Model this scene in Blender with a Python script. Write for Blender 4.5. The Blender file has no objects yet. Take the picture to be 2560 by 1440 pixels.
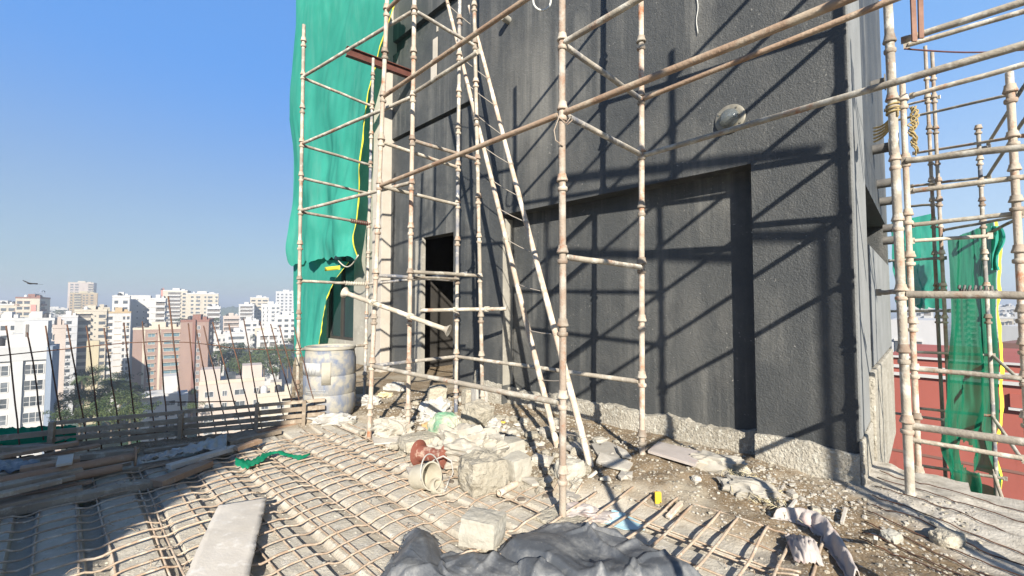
import bpy, bmesh, math, random
from mathutils import Vector, Matrix, noise
R = math.radians
scene = bpy.context.scene
COL = scene.collection
rnd = random.Random(7)

# ---------------------------------------------------------------- camera
EYE = Vector((0, 0, 1.44)); F = 1080.0; CX = 1280.0; CY = 720.0
PITCH = math.atan(45 / F)
cam_d = bpy.data.cameras.new('camera'); cam = bpy.data.objects.new('camera', cam_d); COL.objects.link(cam)
cam.location = EYE; cam.rotation_euler = (R(90) + PITCH, 0, 0)
cam_d.sensor_width = 36; cam_d.lens = 36 * F / 2560; cam_d.clip_start = 0.05; cam_d.clip_end = 40000
scene.camera = cam

# ---------------------------------------------------------------- sky, sun, exposure
U = Vector((-.723, .691, 0)).normalized(); V = Vector((.691, .723, 0)).normalized(); O = Vector((.34, 2.96, 0))
SUN = (U * 1.2 + V * 1.0 + Vector((0, 0, -.80))).normalized()
world = bpy.data.worlds.new("World"); scene.world = world; world.use_nodes = True
wn = world.node_tree.nodes; wl = world.node_tree.links
bg = wn['Background']; sky = wn.new('ShaderNodeTexSky'); sky.sky_type = 'NISHITA'; sky.sun_disc = False
sky.sun_elevation = math.asin(-SUN.z); sky.sun_rotation = math.atan2(-SUN.x, -SUN.y)
sky.air_density = 1.1; sky.dust_density = 0.35; sky.ozone_density = 5.0; sky.altitude = 60
hs = wn.new('ShaderNodeHueSaturation'); hs.inputs['Saturation'].default_value = 1.18
wl.new(sky.outputs[0], hs.inputs['Color'])
# milky horizon haze of the city, paler towards the right
wtc = wn.new('ShaderNodeTexCoord'); wsx = wn.new('ShaderNodeSeparateXYZ'); wl.new(wtc.outputs['Generated'], wsx.inputs[0])
def wmr(sock, a, b, lo, hi, sm=True):
    r = wn.new('ShaderNodeMapRange'); r.interpolation_type = 'SMOOTHSTEP' if sm else 'LINEAR'
    for k, v_ in zip((1, 2, 3, 4), (a, b, lo, hi)): r.inputs[k].default_value = v_
    wl.new(sock, r.inputs[0]); return r.outputs[0]
def wmix(f, a, b):
    x = wn.new('ShaderNodeMix'); x.data_type = 'RGBA'; wl.new(f, x.inputs[0])
    for q, v_ in ((6, a), (7, b)):
        if isinstance(v_, tuple): x.inputs[q].default_value = (*v_, 1)
        else: wl.new(v_, x.inputs[q])
    return x.outputs[2]
wside = wmr(wsx.outputs[0], -.2, .75, 0, 1)
wn1 = wn.new('ShaderNodeTexNoise'); wn1.inputs['Scale'].default_value = 3.2; wn1.inputs['Detail'].default_value = 7; wn1.inputs['Roughness'].default_value = .55
wmp = wn.new('ShaderNodeMapping'); wmp.inputs['Scale'].default_value = (1, 1, 4.5); wl.new(wtc.outputs['Generated'], wmp.inputs[0]); wl.new(wmp.outputs[0], wn1.inputs['Vector'])
wup = wmix(wside, (.74, 1.90, 4.45), (1.3, 2.6, 4.9))
whz = wmix(wside, (1.75, 2.18, 2.68), (2.75, 3.45, 4.25))
wlow = wmix(wside, (1.45, 1.88, 2.25), (2.55, 3.15, 3.75))
wg = wmix(wmr(wsx.outputs[2], .08, .46, 0, 1), whz, wup)
wg = wmix(wmr(wsx.outputs[2], -.01, .16, 0, 1), wlow, wg)
wg = wmix(wmr(wsx.outputs[2], .52, .85, 0, .95), wg, (.16, .42, 1.25))
wg = wmix(wmr(wn1.outputs['Fac'], .60, .80, 0, .10), wg, (3.2, 3.6, 4.3))
wblend = wn.new('ShaderNodeMix'); wblend.data_type = 'RGBA'; wblend.inputs[0].default_value = .78
wl.new(hs.outputs[0], wblend.inputs[6]); wl.new(wg, wblend.inputs[7]); wl.new(wblend.outputs[2], bg.inputs[0])
bg.inputs[1].default_value = 0.095
sun_d = bpy.data.lights.new('sun', 'SUN'); sun_d.energy = 5.0; sun_d.angle = R(0.53); sun_d.color = (1, .93, .82)
sun = bpy.data.objects.new('sun', sun_d); COL.objects.link(sun)
sun.rotation_euler = SUN.to_track_quat('-Z', 'Y').to_euler(); sun.location = (0, -20, 20)
scene.view_settings.view_transform = 'Standard'; scene.view_settings.look = 'None'
scene.view_settings.gamma = 1; scene.view_settings.exposure = 1.12
scene.cycles.max_bounces = 6; scene.cycles.transparent_max_bounces = 12

# ---------------------------------------------------------------- helpers
def ray(px, py):
    cp, sp = math.cos(PITCH), math.sin(PITCH)
    return Vector((px - CX, F * cp - (CY - py) * sp, F * sp + (CY - py) * cp))
def at(px, py, depth):
    d = ray(px, py); return EYE + d * (depth / d.y)
def G(px, py, z=0.0):
    d = ray(px, py); return EYE + d * ((z - EYE.z) / d.z)
def W(px, py, v):
    d = ray(px, py); n = V; return EYE + d * (((O + V * v) - EYE).dot(n) / d.dot(n))
def uv(u, v, z=0.0): return O + U * u + V * v + Vector((0, 0, z))
def touv(p):
    d = Vector(p) - O; return d.dot(U), d.dot(V)
def sstep(a, b, x):
    t = min(1, max(0, (x - a) / (b - a))); return t * t * (3 - 2 * t)
def fbm(p, s=1.0, o=4): return noise.fractal(Vector(p) * s, 1.0, 2.0, o)
def nz(x, y, z=0.0): return noise.noise(Vector((x, y, z)))

def tag(o, label=None, cat=None, group=None, kind=None):
    if label: o['label'] = label
    if cat: o['category'] = cat
    if group: o['group'] = group
    if kind: o['kind'] = kind
    return o
def thing(name, loc, label=None, cat=None, group=None, rz=0):
    o = bpy.data.objects.new(name, None); COL.objects.link(o); o.location = loc; o.rotation_euler = (0, 0, rz)
    o.empty_display_size = .1
    return tag(o, label, cat, group)
def copy_tree(o, parent=None):
    c = o.copy(); COL.objects.link(c)
    if parent: c.parent = parent
    for ch in list(o.children): copy_tree(ch, c)
    return c

class MB:
    def __init__(s): s.bm = bmesh.new(); s.mi = 0
    def _f(s, vs):
        try:
            f = s.bm.faces.new(vs); f.material_index = s.mi; return f
        except ValueError: return None
    def tube(s, pts, r, seg=10, r2=None, cap=True):
        pts = [Vector(p) for p in pts]; n = len(pts); rings = []
        up = Vector((0, 0, 1)); d0 = (pts[1] - pts[0]).normalized()
        if abs(d0.z) > .95: up = Vector((1, 0, 0))
        a = d0.cross(up).normalized()
        for i, p in enumerate(pts):
            d = (pts[min(i + 1, n - 1)] - pts[max(i - 1, 0)]).normalized()
            a = (a - d * a.dot(d)).normalized(); b = d.cross(a)
            rr = r[i] if isinstance(r, (list, tuple)) else (r if r2 is None else r + (r2 - r) * i / (n - 1))
            rings.append([s.bm.verts.new(p + (a * math.cos(t) + b * math.sin(t)) * rr)
                          for t in [2 * math.pi * k / seg for k in range(seg)]])
        for i in range(n - 1):
            for k in range(seg):
                s._f([rings[i][k], rings[i][(k + 1) % seg], rings[i + 1][(k + 1) % seg], rings[i + 1][k]])
        if cap:
            s._f(rings[0][::-1]); s._f(rings[-1])
        return s
    def obox(s, c, ax, ay, az):
        c, ax, ay, az = map(Vector, (c, ax, ay, az)); vs = []
        for i in (-1, 1):
            for j in (-1, 1):
                for k in (-1, 1): vs.append(s.bm.verts.new(c + ax * i + ay * j + az * k))
        for q in ((0, 1, 3, 2), (4, 6, 7, 5), (0, 4, 5, 1), (2, 3, 7, 6), (0, 2, 6, 4), (1, 5, 7, 3)):
            s._f([vs[x] for x in q])
        return s
    def box(s, x0, x1, y0, y1, z0, z1):
        return s.obox(((x0 + x1) / 2, (y0 + y1) / 2, (z0 + z1) / 2), ((x1 - x0) / 2, 0, 0), (0, (y1 - y0) / 2, 0), (0, 0, (z1 - z0) / 2))
    def uvbox(s, u0, u1, v0, v1, z0, z1):
        return s.obox(uv((u0 + u1) / 2, (v0 + v1) / 2, (z0 + z1) / 2), U * ((u1 - u0) / 2), V * ((v1 - v0) / 2), (0, 0, (z1 - z0) / 2))
    def beam(s, p0, p1, w, h, up=(0, 0, 1)):
        p0, p1 = Vector(p0), Vector(p1); d = p1 - p0; a = d.normalized().cross(Vector(up)).normalized(); b = a.cross(d.normalized())
        return s.obox((p0 + p1) / 2, d / 2, a * w / 2, b * h / 2)
    def poly(s, pts): return s._f([s.bm.verts.new(Vector(p)) for p in pts])
    def lathe(s, prof, c=(0, 0, 0), seg=20, ax=None):
        c = Vector(c); rings = []
        M = ax.to_track_quat('Z', 'Y').to_matrix() if ax is not None else Matrix.Identity(3)
        for r, z in prof:
            rings.append([s.bm.verts.new(c + M @ Vector((r * math.cos(t), r * math.sin(t), z))) for t in [2 * math.pi * k / seg for k in range(seg)]])
        for i in range(len(rings) - 1):
            for k in range(seg): s._f([rings[i][k], rings[i][(k + 1) % seg], rings[i + 1][(k + 1) % seg], rings[i + 1][k]])
        return s
    def grid(s, P, flip=False):
        vs = [[s.bm.verts.new(Vector(p)) if p is not None else None for p in row] for row in P]
        for i in range(len(vs) - 1):
            for j in range(len(vs[0]) - 1):
                q = [vs[i][j], vs[i][j + 1], vs[i + 1][j + 1], vs[i + 1][j]]
                if None not in q: s._f(q)
        return s
    def build(s, name, mats, parent=None, world=True, smooth=None, bevel=0, solid=0, loc=None, recalc=True):
        if recalc: bmesh.ops.recalc_face_normals(s.bm, faces=s.bm.faces[:])
        off = Vector((0, 0, 0))
        if parent is not None:
            if world:
                off = parent.location.copy(); q = parent.parent
                while q is not None: off = off + q.location; q = q.parent
        elif loc is not None: off = Vector(loc)
        elif s.bm.verts:
            vs = [v.co for v in s.bm.verts]; n = len(vs)
            off = Vector((sum(v.x for v in vs) / n, sum(v.y for v in vs) / n, min(v.z for v in vs)))
        if off.length: bmesh.ops.translate(s.bm, verts=s.bm.verts[:], vec=-off)
        me = bpy.data.meshes.new(name); s.bm.to_mesh(me); s.bm.free()
        for m in (mats if isinstance(mats, (list, tuple)) else [mats]): me.materials.append(m)
        o = bpy.data.objects.new(name, me); COL.objects.link(o)
        if parent is not None: o.parent = parent
        else: o.location = off
        if smooth is not None:
            for p in me.polygons: p.use_smooth = True
            if smooth < 180: me.set_sharp_from_angle(angle=R(smooth))
        if solid:
            md = o.modifiers.new('thick', 'SOLIDIFY'); md.thickness = solid; md.offset = 0
        if bevel:
            md = o.modifiers.new('bevel', 'BEVEL'); md.width = bevel; md.segments = 2; md.limit_method = 'ANGLE'
        return o
def link_copy(o, loc=None, parent=None, name=None):
    c = o.copy(); COL.objects.link(c)
    if parent is not None: c.parent = parent
    if loc is not None: c.location = loc
    return c

# ---------------------------------------------------------------- materials
def mat(name, c1, c2=None, scale=4.0, rough=.85, bump=0, bscale=60, lo=.35, hi=.65, c3=None, s3=14, lo3=.55, hi3=.7,
        vary=0, metal=0, stretch=None, spec=.3, bdist=.01, c4=None, s4=2, lo4=.5, hi4=.7, sheen=0):
    m = bpy.data.materials.new(name); m.use_nodes = True; N = m.node_tree.nodes; L = m.node_tree.links
    b = N['Principled BSDF']; b.inputs['Roughness'].default_value = rough; b.inputs['Metallic'].default_value = metal
    b.inputs['Specular IOR Level'].default_value = spec
    tc = N.new('ShaderNodeTexCoord'); vec = tc.outputs['Object']
    oi = N.new('ShaderNodeObjectInfo')
    va = N.new('ShaderNodeVectorMath'); va.operation = 'MULTIPLY_ADD'
    cr = N.new('ShaderNodeCombineXYZ')
    for k in range(3): L.new(oi.outputs['Random'], cr.inputs[k])
    va.inputs[1].default_value = (37, 37, 37); L.new(cr.outputs[0], va.inputs[0]); L.new(vec, va.inputs[2]); vec = va.outputs[0]
    if stretch:
        mp = N.new('ShaderNodeMapping'); mp.inputs['Scale'].default_value = stretch; L.new(vec, mp.inputs[0]); svec = mp.outputs[0]
    else: svec = vec
    def nt(s, v, det=6, ro=.6):
        n = N.new('ShaderNodeTexNoise'); n.inputs['Scale'].default_value = s; n.inputs['Detail'].default_value = det; n.inputs['Roughness'].default_value = ro
        L.new(v, n.inputs['Vector']); return n.outputs['Fac']
    def ramp(f, a, c):
        r = N.new('ShaderNodeMapRange'); r.inputs[1].default_value = a; r.inputs[2].default_value = c; L.new(f, r.inputs[0]); return r.outputs[0]
    def mix(f, a, c):
        x = N.new('ShaderNodeMix'); x.data_type = 'RGBA'; L.new(f, x.inputs[0])
        for q, val in ((6, a), (7, c)):
            if isinstance(val, tuple): x.inputs[q].default_value = (*val, 1)
            else: L.new(val, x.inputs[q])
        return x.outputs[2]
    col = c1
    if c2: col = mix(ramp(nt(scale, svec), lo, hi), c1, c2)
    if c3: col = mix(ramp(nt(s3, svec, 8, .7), lo3, hi3), col, c3)
    if c4: col = mix(ramp(nt(s4, vec, 5, .6), lo4, hi4), col, c4)
    if vary:
        h = N.new('ShaderNodeHueSaturation'); mr = N.new('ShaderNodeMapRange'); mr.inputs[3].default_value = 1 - vary; mr.inputs[4].default_value = 1 + vary
        L.new(oi.outputs['Random'], mr.inputs[0]); L.new(mr.outputs[0], h.inputs['Value'])
        if isinstance(col, tuple): h.inputs['Color'].default_value = (*col, 1)
        else: L.new(col, h.inputs['Color'])
        col = h.outputs[0]
    if isinstance(col, tuple): b.inputs['Base Color'].default_value = (*col, 1)
    else: L.new(col, b.inputs['Base Color'])
    if bump:
        bp = N.new('ShaderNodeBump'); bp.inputs['Strength'].default_value = bump; bp.inputs['Distance'].default_value = bdist
        L.new(nt(bscale, svec, 4, .6), bp.inputs['Height']); L.new(bp.outputs[0], b.inputs['Normal'])
    return m
def net_mat(name, c, c2, alpha, trans=.5):
    m = bpy.data.materials.new(name); m.use_nodes = True; N = m.node_tree.nodes; L = m.node_tree.links
    out = N['Material Output']; N.remove(N['Principled BSDF'])
    tc = N.new('ShaderNodeTexCoord'); n = N.new('ShaderNodeTexNoise'); n.inputs['Scale'].default_value = 2.2; n.inputs['Detail'].default_value = 5
    L.new(tc.outputs['Object'], n.inputs['Vector'])
    x = N.new('ShaderNodeMix'); x.data_type = 'RGBA'; L.new(n.outputs['Fac'], x.inputs[0]); x.inputs[6].default_value = (*c, 1); x.inputs[7].default_value = (*c2, 1)
    n2 = N.new('ShaderNodeTexNoise'); n2.inputs['Scale'].default_value = 1.4; n2.inputs['Detail'].default_value = 9; n2.inputs['Roughness'].default_value = .7
    mp = N.new('ShaderNodeMapping'); mp.inputs['Scale'].default_value = (2.5, 2.5, .5); L.new(tc.outputs['Object'], mp.inputs[0]); L.new(mp.outputs[0], n2.inputs['Vector'])
    r2 = N.new('ShaderNodeMapRange'); r2.inputs[1].default_value = .5; r2.inputs[2].default_value = .75; r2.inputs[4].default_value = .55; L.new(n2.outputs['Fac'], r2.inputs[0])
    xd = N.new('ShaderNodeMix'); xd.data_type = 'RGBA'; L.new(r2.outputs[0], xd.inputs[0]); L.new(x.outputs[2], xd.inputs[6]); xd.inputs[7].default_value = (c2[0] * .8 + .10, c2[1] * .8 + .10, c2[2] * .8 + .09, 1); x = xd
    d = N.new('ShaderNodeBsdfDiffuse'); t = N.new('ShaderNodeBsdfTranslucent'); L.new(x.outputs[2], d.inputs[0]); L.new(x.outputs[2], t.inputs[0])
    ms = N.new('ShaderNodeMixShader'); ms.inputs[0].default_value = trans; L.new(d.outputs[0], ms.inputs[1]); L.new(t.outputs[0], ms.inputs[2])
    tr = N.new('ShaderNodeBsdfTransparent'); m2 = N.new('ShaderNodeMixShader'); m2.inputs[0].default_value = alpha
    L.new(tr.outputs[0], m2.inputs[1]); L.new(ms.outputs[0], m2.inputs[2]); L.new(m2.outputs[0], out.inputs[0])
    return m

M = {}
M['pipe'] = mat('muddy_steel', (.40, .355, .28), (.25, .22, .18), 3.2, .8, .5, 55, c3=(.30, .13, .07), s3=5.5, lo3=.56, hi3=.68, c4=(.50, .47, .40), s4=9, lo4=.5, hi4=.62, vary=.22)
M['pipe_rust'] = mat('rusty_steel', (.31, .235, .18), (.40, .35, .28), 3.6, .82, .6, 70, c3=(.30, .125, .06), s3=7, lo3=.52, hi3=.68, c4=(.46, .42, .36), s4=6, lo4=.5, hi4=.64, vary=.22)
M['pipe_blue'] = mat('blue_worn_steel', (.38, .34, .28), (.12, .135, .17), 2.2, .75, .4, 60, lo=.45, hi=.62, c3=(.34, .17, .10), s3=6, lo3=.58, hi3=.7, c4=(.56, .52, .45), s4=12, lo4=.5, hi4=.64, vary=.1)
M['brown_pipe'] = mat('brown_ledger', (.24, .15, .095), (.36, .27, .19), 3.0, .7, .5, 60, c3=(.08, .06, .05), s3=16, lo3=.6, hi3=.72, c4=(.42, .35, .26), s4=7, lo4=.52, hi4=.66, vary=.12, spec=.4)
M['cup'] = mat('cup_steel', (.42, .38, .31), (.26, .19, .14), 9, .8, .4, 60, c3=(.28, .12, .06), s3=8, lo3=.55, hi3=.68, vary=.3)
M['bamboo'] = mat('muddy_pole', (.50, .42, .33), (.38, .28, .20), 5, .8, .4, 50, c3=(.62, .58, .50), s3=9, lo3=.5, hi3=.62, vary=.1)
M['wire'] = mat('tie_wire', (.34, .30, .25), rough=.6)
M['rope'] = mat('yellow_rope', (.38, .29, .13), (.26, .20, .10), 30, .95)
M['rope_w'] = mat('pale_rope', (.55, .52, .44), (.42, .38, .30), 30, .95)
M['iron_red'] = mat('red_oxide_steel', (.085, .03, .022), (.13, .05, .036), 6, .6, .3)
# ================================================================ dark rendered building
def wall_mat():
    m = bpy.data.materials.new('black_render'); m.use_nodes = True; N = m.node_tree.nodes; L = m.node_tree.links
    b = N['Principled BSDF']; b.inputs['Roughness'].default_value = .62; b.inputs['Specular IOR Level'].default_value = .35
    tc = N.new('ShaderNodeTexCoord'); v = tc.outputs['Object']
    def nt(s, sc=None, det=5, ro=.6):
        n = N.new('ShaderNodeTexNoise'); n.inputs['Scale'].default_value = s; n.inputs['Detail'].default_value = det; n.inputs['Roughness'].default_value = ro
        if sc:
            mp = N.new('ShaderNodeMapping'); mp.inputs['Scale'].default_value = sc; L.new(v, mp.inputs[0]); L.new(mp.outputs[0], n.inputs['Vector'])
        else: L.new(v, n.inputs['Vector'])
        return n.outputs['Fac']
    def mr(f, a, c, lo=0, hi=1):
        r = N.new('ShaderNodeMapRange'); r.inputs[1].default_value = a; r.inputs[2].default_value = c; r.inputs[3].default_value = lo; r.inputs[4].default_value = hi; L.new(f, r.inputs[0]); return r.outputs[0]
    def mix(f, a, c):
        x = N.new('ShaderNodeMix'); x.data_type = 'RGBA'; L.new(f, x.inputs[0])
        for q, val in ((6, a), (7, c)):
            if isinstance(val, tuple): x.inputs[q].default_value = (*val, 1)
            else: L.new(val, x.inputs[q])
        return x.outputs[2]
    def mul(a, c):
        x = N.new('ShaderNodeMath'); x.operation = 'MULTIPLY'; L.new(a, x.inputs[0])
        if isinstance(c, float): x.inputs[1].default_value = c
        else: L.new(c, x.inputs[1])
        return x.outputs[0]
    c = mix(mr(nt(1.1), .35, .7), (.044, .048, .050), (.064, .067, .066))
    c = mix(mr(nt(220, det=2), .62, .78, 0, .5), c, (.20, .20, .185))
    # pale cement wash running down in streaks
    streak = mul(mr(nt(1.0, (5.0, 5.0, .16), 9, .66), .47, .66), mr(nt(.75), .44, .57))
    c = mix(mul(streak, .6), c, (.21, .205, .185))
    c = mix(mul(mr(nt(1.7, (1, 1, .5), 8, .70), .50, .72), .55), c, (.115, .113, .105))
    c = mix(mul(mr(nt(1.6, (1, 1, 1), 6, .6), .55, .70), .55), c, (.030, .032, .034))
    spl = mul(mr(nt(34, det=3), .66, .72), mr(nt(1.7), .45, .6))
    c = mix(mul(spl, .75), c, (.32, .31, .28))
    def patch(cen, size, amt, colr, sc):
        sb_ = N.new('ShaderNodeVectorMath'); sb_.operation = 'SUBTRACT'; L.new(v, sb_.inputs[0]); sb_.inputs[1].default_value = cen
        ml = N.new('ShaderNodeVectorMath'); ml.operation = 'DIVIDE'; L.new(sb_.outputs[0], ml.inputs[0]); ml.inputs[1].default_value = size
        ln = N.new('ShaderNodeVectorMath'); ln.operation = 'LENGTH'; L.new(ml.outputs[0], ln.inputs[0])
        return mix(mul(mul(mr(ln.outputs['Value'], 1.0, .35), mr(nt(1.0, sc, 9, .66), .36, .66)), amt), c, colr)
    base0 = O + U * -1.41 + V * 1.85
    c = patch(tuple(W(1325, 250, 1.85) - base0), (.75, .75, 1.25), .80, (.20, .195, .175), (5, 5, .3))
    c = patch(tuple(W(1215, 120, 1.85) - base0), (.5, .5, 1.0), .5, (.16, .155, .14), (6, 6, .4))
    c = patch(tuple(W(1285, 860, 2.05) - base0), (.42, .42, .65), .75, (.22, .21, .185), (2, 2, 1.2))
    c = patch(tuple(W(1740, 830, 2.05) - base0), (.55, .55, .75), .45, (.15, .147, .135), (4, 4, .8))
    L.new(c, b.inputs['Base Color'])
    bp = N.new('ShaderNodeBump'); bp.inputs['Strength'].default_value = .8; bp.inputs['Distance'].default_value = .009
    ad = N.new('ShaderNodeMath'); ad.operation = 'ADD'; L.new(nt(75, det=3), ad.inputs[0]); L.new(mul(nt(26, det=2), .8), ad.inputs[1])
    L.new(ad.outputs[0], bp.inputs['Height']); L.new(bp.outputs[0], b.inputs['Normal'])
    return m
M['black'] = wall_mat()
M['plinth'] = mat('rough_concrete', (.42, .39, .325), (.29, .265, .215), 2.6, .95, 1.0, 42, c3=(.52, .50, .43), s3=24, lo3=.52, hi3=.62, bdist=.03)
M['conc'] = mat('grey_concrete', (.34, .32, .27), (.26, .245, .21), 2.0, .92, .4, 30, c3=(.42, .40, .35), s3=7, lo3=.55, hi3=.7)
M['beige'] = mat('beige_plaster', (.46, .42, .36), (.40, .36, .30), 2.5, .9, .25, 25, c3=(.35, .31, .26), s3=6, lo3=.6, hi3=.72)
M['lightgrey'] = mat('light_grey_render', (.24, .245, .24), (.19, .195, .19), 2.5, .85, .5, 60)
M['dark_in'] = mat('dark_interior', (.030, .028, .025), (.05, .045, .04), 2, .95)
M['glass'] = mat('window_glass', (.03, .035, .04), rough=.12, spec=.6)
M['steel_grey'] = mat('galvanised', (.40, .40, .38), (.30, .29, .27), 8, .5, metal=.3)

VW, UC, UJ, UL, UE = 1.85, -1.41, -.71, 2.42, 2.92     # wall plane, corner, recess jambs, end of front block
D, VS = .20, 2.68                                       # recess depth, set-back wall plane
ZR, ZT, ZB = 2.71, 12.0, -50.0
bld = thing('dark_building', uv(UC, VW), 'black roughcast building with a wide blind recess, concrete plinth and a doorway, behind the scaffold', 'building')
w = MB()
w.uvbox(UC, UJ, VW, VW + D, -.3, ZT)                    # corner pier
w.uvbox(UJ, UL, VW, VW + D, ZR, ZT)                     # over the recess
w.uvbox(UL, UE, VW, VW + D, -.3, ZT)                    # pier at far end
w.uvbox(UC + .3, UE, VW + D, 6.4, -.3, ZT)              # body
# side face pieces round the slot window
w.uvbox(UC, UC + .3, VW + D, 2.9, -.3, ZT); w.uvbox(UC, UC + .3, 2.9, 6.4, 2.63, ZT)
w.uvbox(UC, UC + .3, 6.1, 6.4, .8, 2.63); w.uvbox(UC + .06, UC + .3, 2.9, 6.1, .8, 2.05)
# set-back wall, with doorway and two grooves
ud0 = touv(W(1133, 760, VS))[0]; ud1 = touv(W(1055, 760, VS))[0]; zdt = W(1080, 590, VS).z
uw1 = touv(W(977, 600, VS))[0]
zg = [W(1034, 83, VS).z, W(1036, 326, VS).z]
bands = [(zdt, zg[1] - .05), (zg[1] + .05, zg[0] - .16), (zg[0] + .16, ZT)]
for a, b in bands: w.uvbox(UE, uw1, VS, VS + .25, a, b)
for z, h in ((zg[0], .16), (zg[1], .05)): w.uvbox(UE, uw1, VS + .1, VS + .25, z - h, z + h)
w.uvbox(UE, ud0, VS, VS + .25, -.3, zdt); w.uvbox(ud1, uw1, VS, VS + .06, -.3, zdt)
w.build('wall', M['black'], bld)
# dark stair lobby behind the doorway
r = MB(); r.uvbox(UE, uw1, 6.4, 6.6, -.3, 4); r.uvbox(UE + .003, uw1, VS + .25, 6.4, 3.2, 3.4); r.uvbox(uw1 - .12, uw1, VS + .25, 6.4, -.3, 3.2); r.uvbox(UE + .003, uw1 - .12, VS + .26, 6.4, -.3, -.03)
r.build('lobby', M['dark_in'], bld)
fr = MB(); fr.uvbox(ud1, ud1 + .22, VS - .02, VS + .003, -.02, zdt - .05); fr.uvbox(ud1 - .02, ud1, VS - .01, VS + .06, -.02, zdt)
fr.build('door_reveal', M['conc'], bld)
# plinths with ragged top edges
def ragged(name, u0, u1, v0, v1, z1, amp, seed, mt):
    p = MB(); n = max(6, int(abs(u1 - u0) / .035)); rows = [[], [], [], []]
    for i in range(n + 1):
        u = u0 + (u1 - u0) * i / n
        zt = z1 + amp * (1.2 * fbm((u * 1.7, seed, 0), 1, 6) + .55 * fbm((u * 13, seed, 2), 1, 4)) ; bul = .012 * nz(u * 5, seed, 3)
        rows[0].append(uv(u, v0 + bul, -.3)); rows[1].append(uv(u, v0 + bul, zt * .55)); rows[2].append(uv(u, v0 + .006 + bul, zt)); rows[3].append(uv(u, v1, zt + .004))
    p.grid(rows); return p.build(name, mt, bld, smooth=35)
ragged('plinth', UC - .002, UJ + .01, VW - .035, VW + .002, .33, .022, 3, M['plinth'])
ragged('plinth', UJ, UL, VW + D - .10, VW + D + .002, .30, .05, 9, M['plinth'])
ragged('plinth', UL, UE, VW - .02, VW + .002, .34, .05, 5, M['plinth'])
p = MB(); p.uvbox(UC - .03, UC, VW - .032, 2.6, -.3, .42); p.uvbox(UC - .05, UC, 2.6, 5.6, -.3, .85); p.build('side_plinth', M['plinth'], bld, bevel=.012)
p = MB(); p.uvbox(UC - .012, UC, VW + .01, 2.85, .43, ZT); p.build('corner_strip', M['lightgrey'], bld)
p = MB(); p.uvbox(UC + .28, UC + .29, 2.92, 6.08, 2.05, 2.62); p.build('side_dark_sheet', M['dark_in'], bld)  # dark sheet painted as the shade deep in the slot
p = MB(); p.uvbox(UC - .02, UC + .055, 2.95, 6.05, .86, 2.03); p.build('side_panel', M['lightgrey'], bld, bevel=.01)
# strip of bare concrete on the recess jamb
p = MB(); p.uvbox(UL - .004, UL, VW + .004, VW + D, .35, ZR - .05); p.build('recess_reveal', M['conc'], bld)
# column beside the set-back wall and the raw wall beyond
c0 = touv(W(975, 600, VS - .25))[0]; c1 = touv(W(944, 600, VS - .25))[0]
p = MB(); p.uvbox(uw1, uw1 + .42, VS - .22, VS + .3, -.4, ZT)
for z in (1.2, 3.4, 5.6, 7.7): p.uvbox(uw1 - .003, uw1 + .425, VS - .226, VS - .2, z, z + .02)
p.build('column', M['beige'], bld, bevel=.006)
vL = VS + .1
uwa = touv(W(884, 760, vL))[0]; uwb = touv(W(818, 760, vL))[0]
p = MB(); p.uvbox(uw1 + .42, uwa, vL, vL + .3, -.6, ZT); p.uvbox(uwa, 12.5, vL, vL + .3, 2.9, ZT); p.uvbox(uwb, 12.5, vL, vL + .3, -.6, 2.9); p.uvbox(uwa, uwb, vL, vL + .3, -.6, .55)
p.build('raw_wall', M['conc'], bld)
wf = MB()
for a, b, c, d in ((uwa, uwb, .55, .62), (uwa, uwb, 2.83, 2.9), (uwa, uwa + .1, .62, 2.83), (uwb - .1, uwb, .62, 2.83), ((uwa + uwb) / 2 - .05, (uwa + uwb) / 2 + .05, .62, 2.83)):
    wf.uvbox(a, b, vL + .05, vL + .13, c, d)
wo = wf.build('window', M['dark_in'], bld)
p = MB(); p.uvbox(uwa, uwb, vL + .09, vL + .1, .62, 2.83); p.build('pane', M['glass'], wo)
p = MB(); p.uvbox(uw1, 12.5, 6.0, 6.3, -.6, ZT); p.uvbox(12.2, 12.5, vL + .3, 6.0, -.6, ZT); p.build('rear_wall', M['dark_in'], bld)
# fittings on the face: drain stub, steel stubs on the side
def stub(p0, d, L_, r_, flange=False, m=M['conc']):
    b = MB(); p0 = Vector(p0); d = Vector(d).normalized(); p1 = p0 + d * L_
    b.lathe([(r_ * .75, 0), (r_, 0), (r_, 0), (r_, L_), (r_ * .72, L_), (r_ * .72, L_ * .4), (0, L_ * .4)], p0, 16, d)
    if flange: b.lathe([(0, L_), (r_ * 1.7, L_), (r_ * 1.7, L_ + .012), (0, L_ + .012)], p0, 18, d)
    return b.build('flanged_stub' if flange else 'drain_stub', m, bld, smooth=40)
stub(W(1272, 52, VW), -V, .13, .05)
M['dark_steel'] = mat('dark_steel', (.10, .095, .09), (.18, .17, .15), 8, .6)
for px, v_, z, L_ in ((2196, 4.2, 4.05, .12), (2190, 4.1, 3.25, .14), (2200, 4.6, 2.95, .18), (2208, 5.0, 2.80, .16), (2215, 5.3, 2.32, .16), (2214, 5.4, 2.5, .14)):
    stub(uv(UC, v_, z), -U, L_, .055, True, M['dark_steel'])
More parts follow.
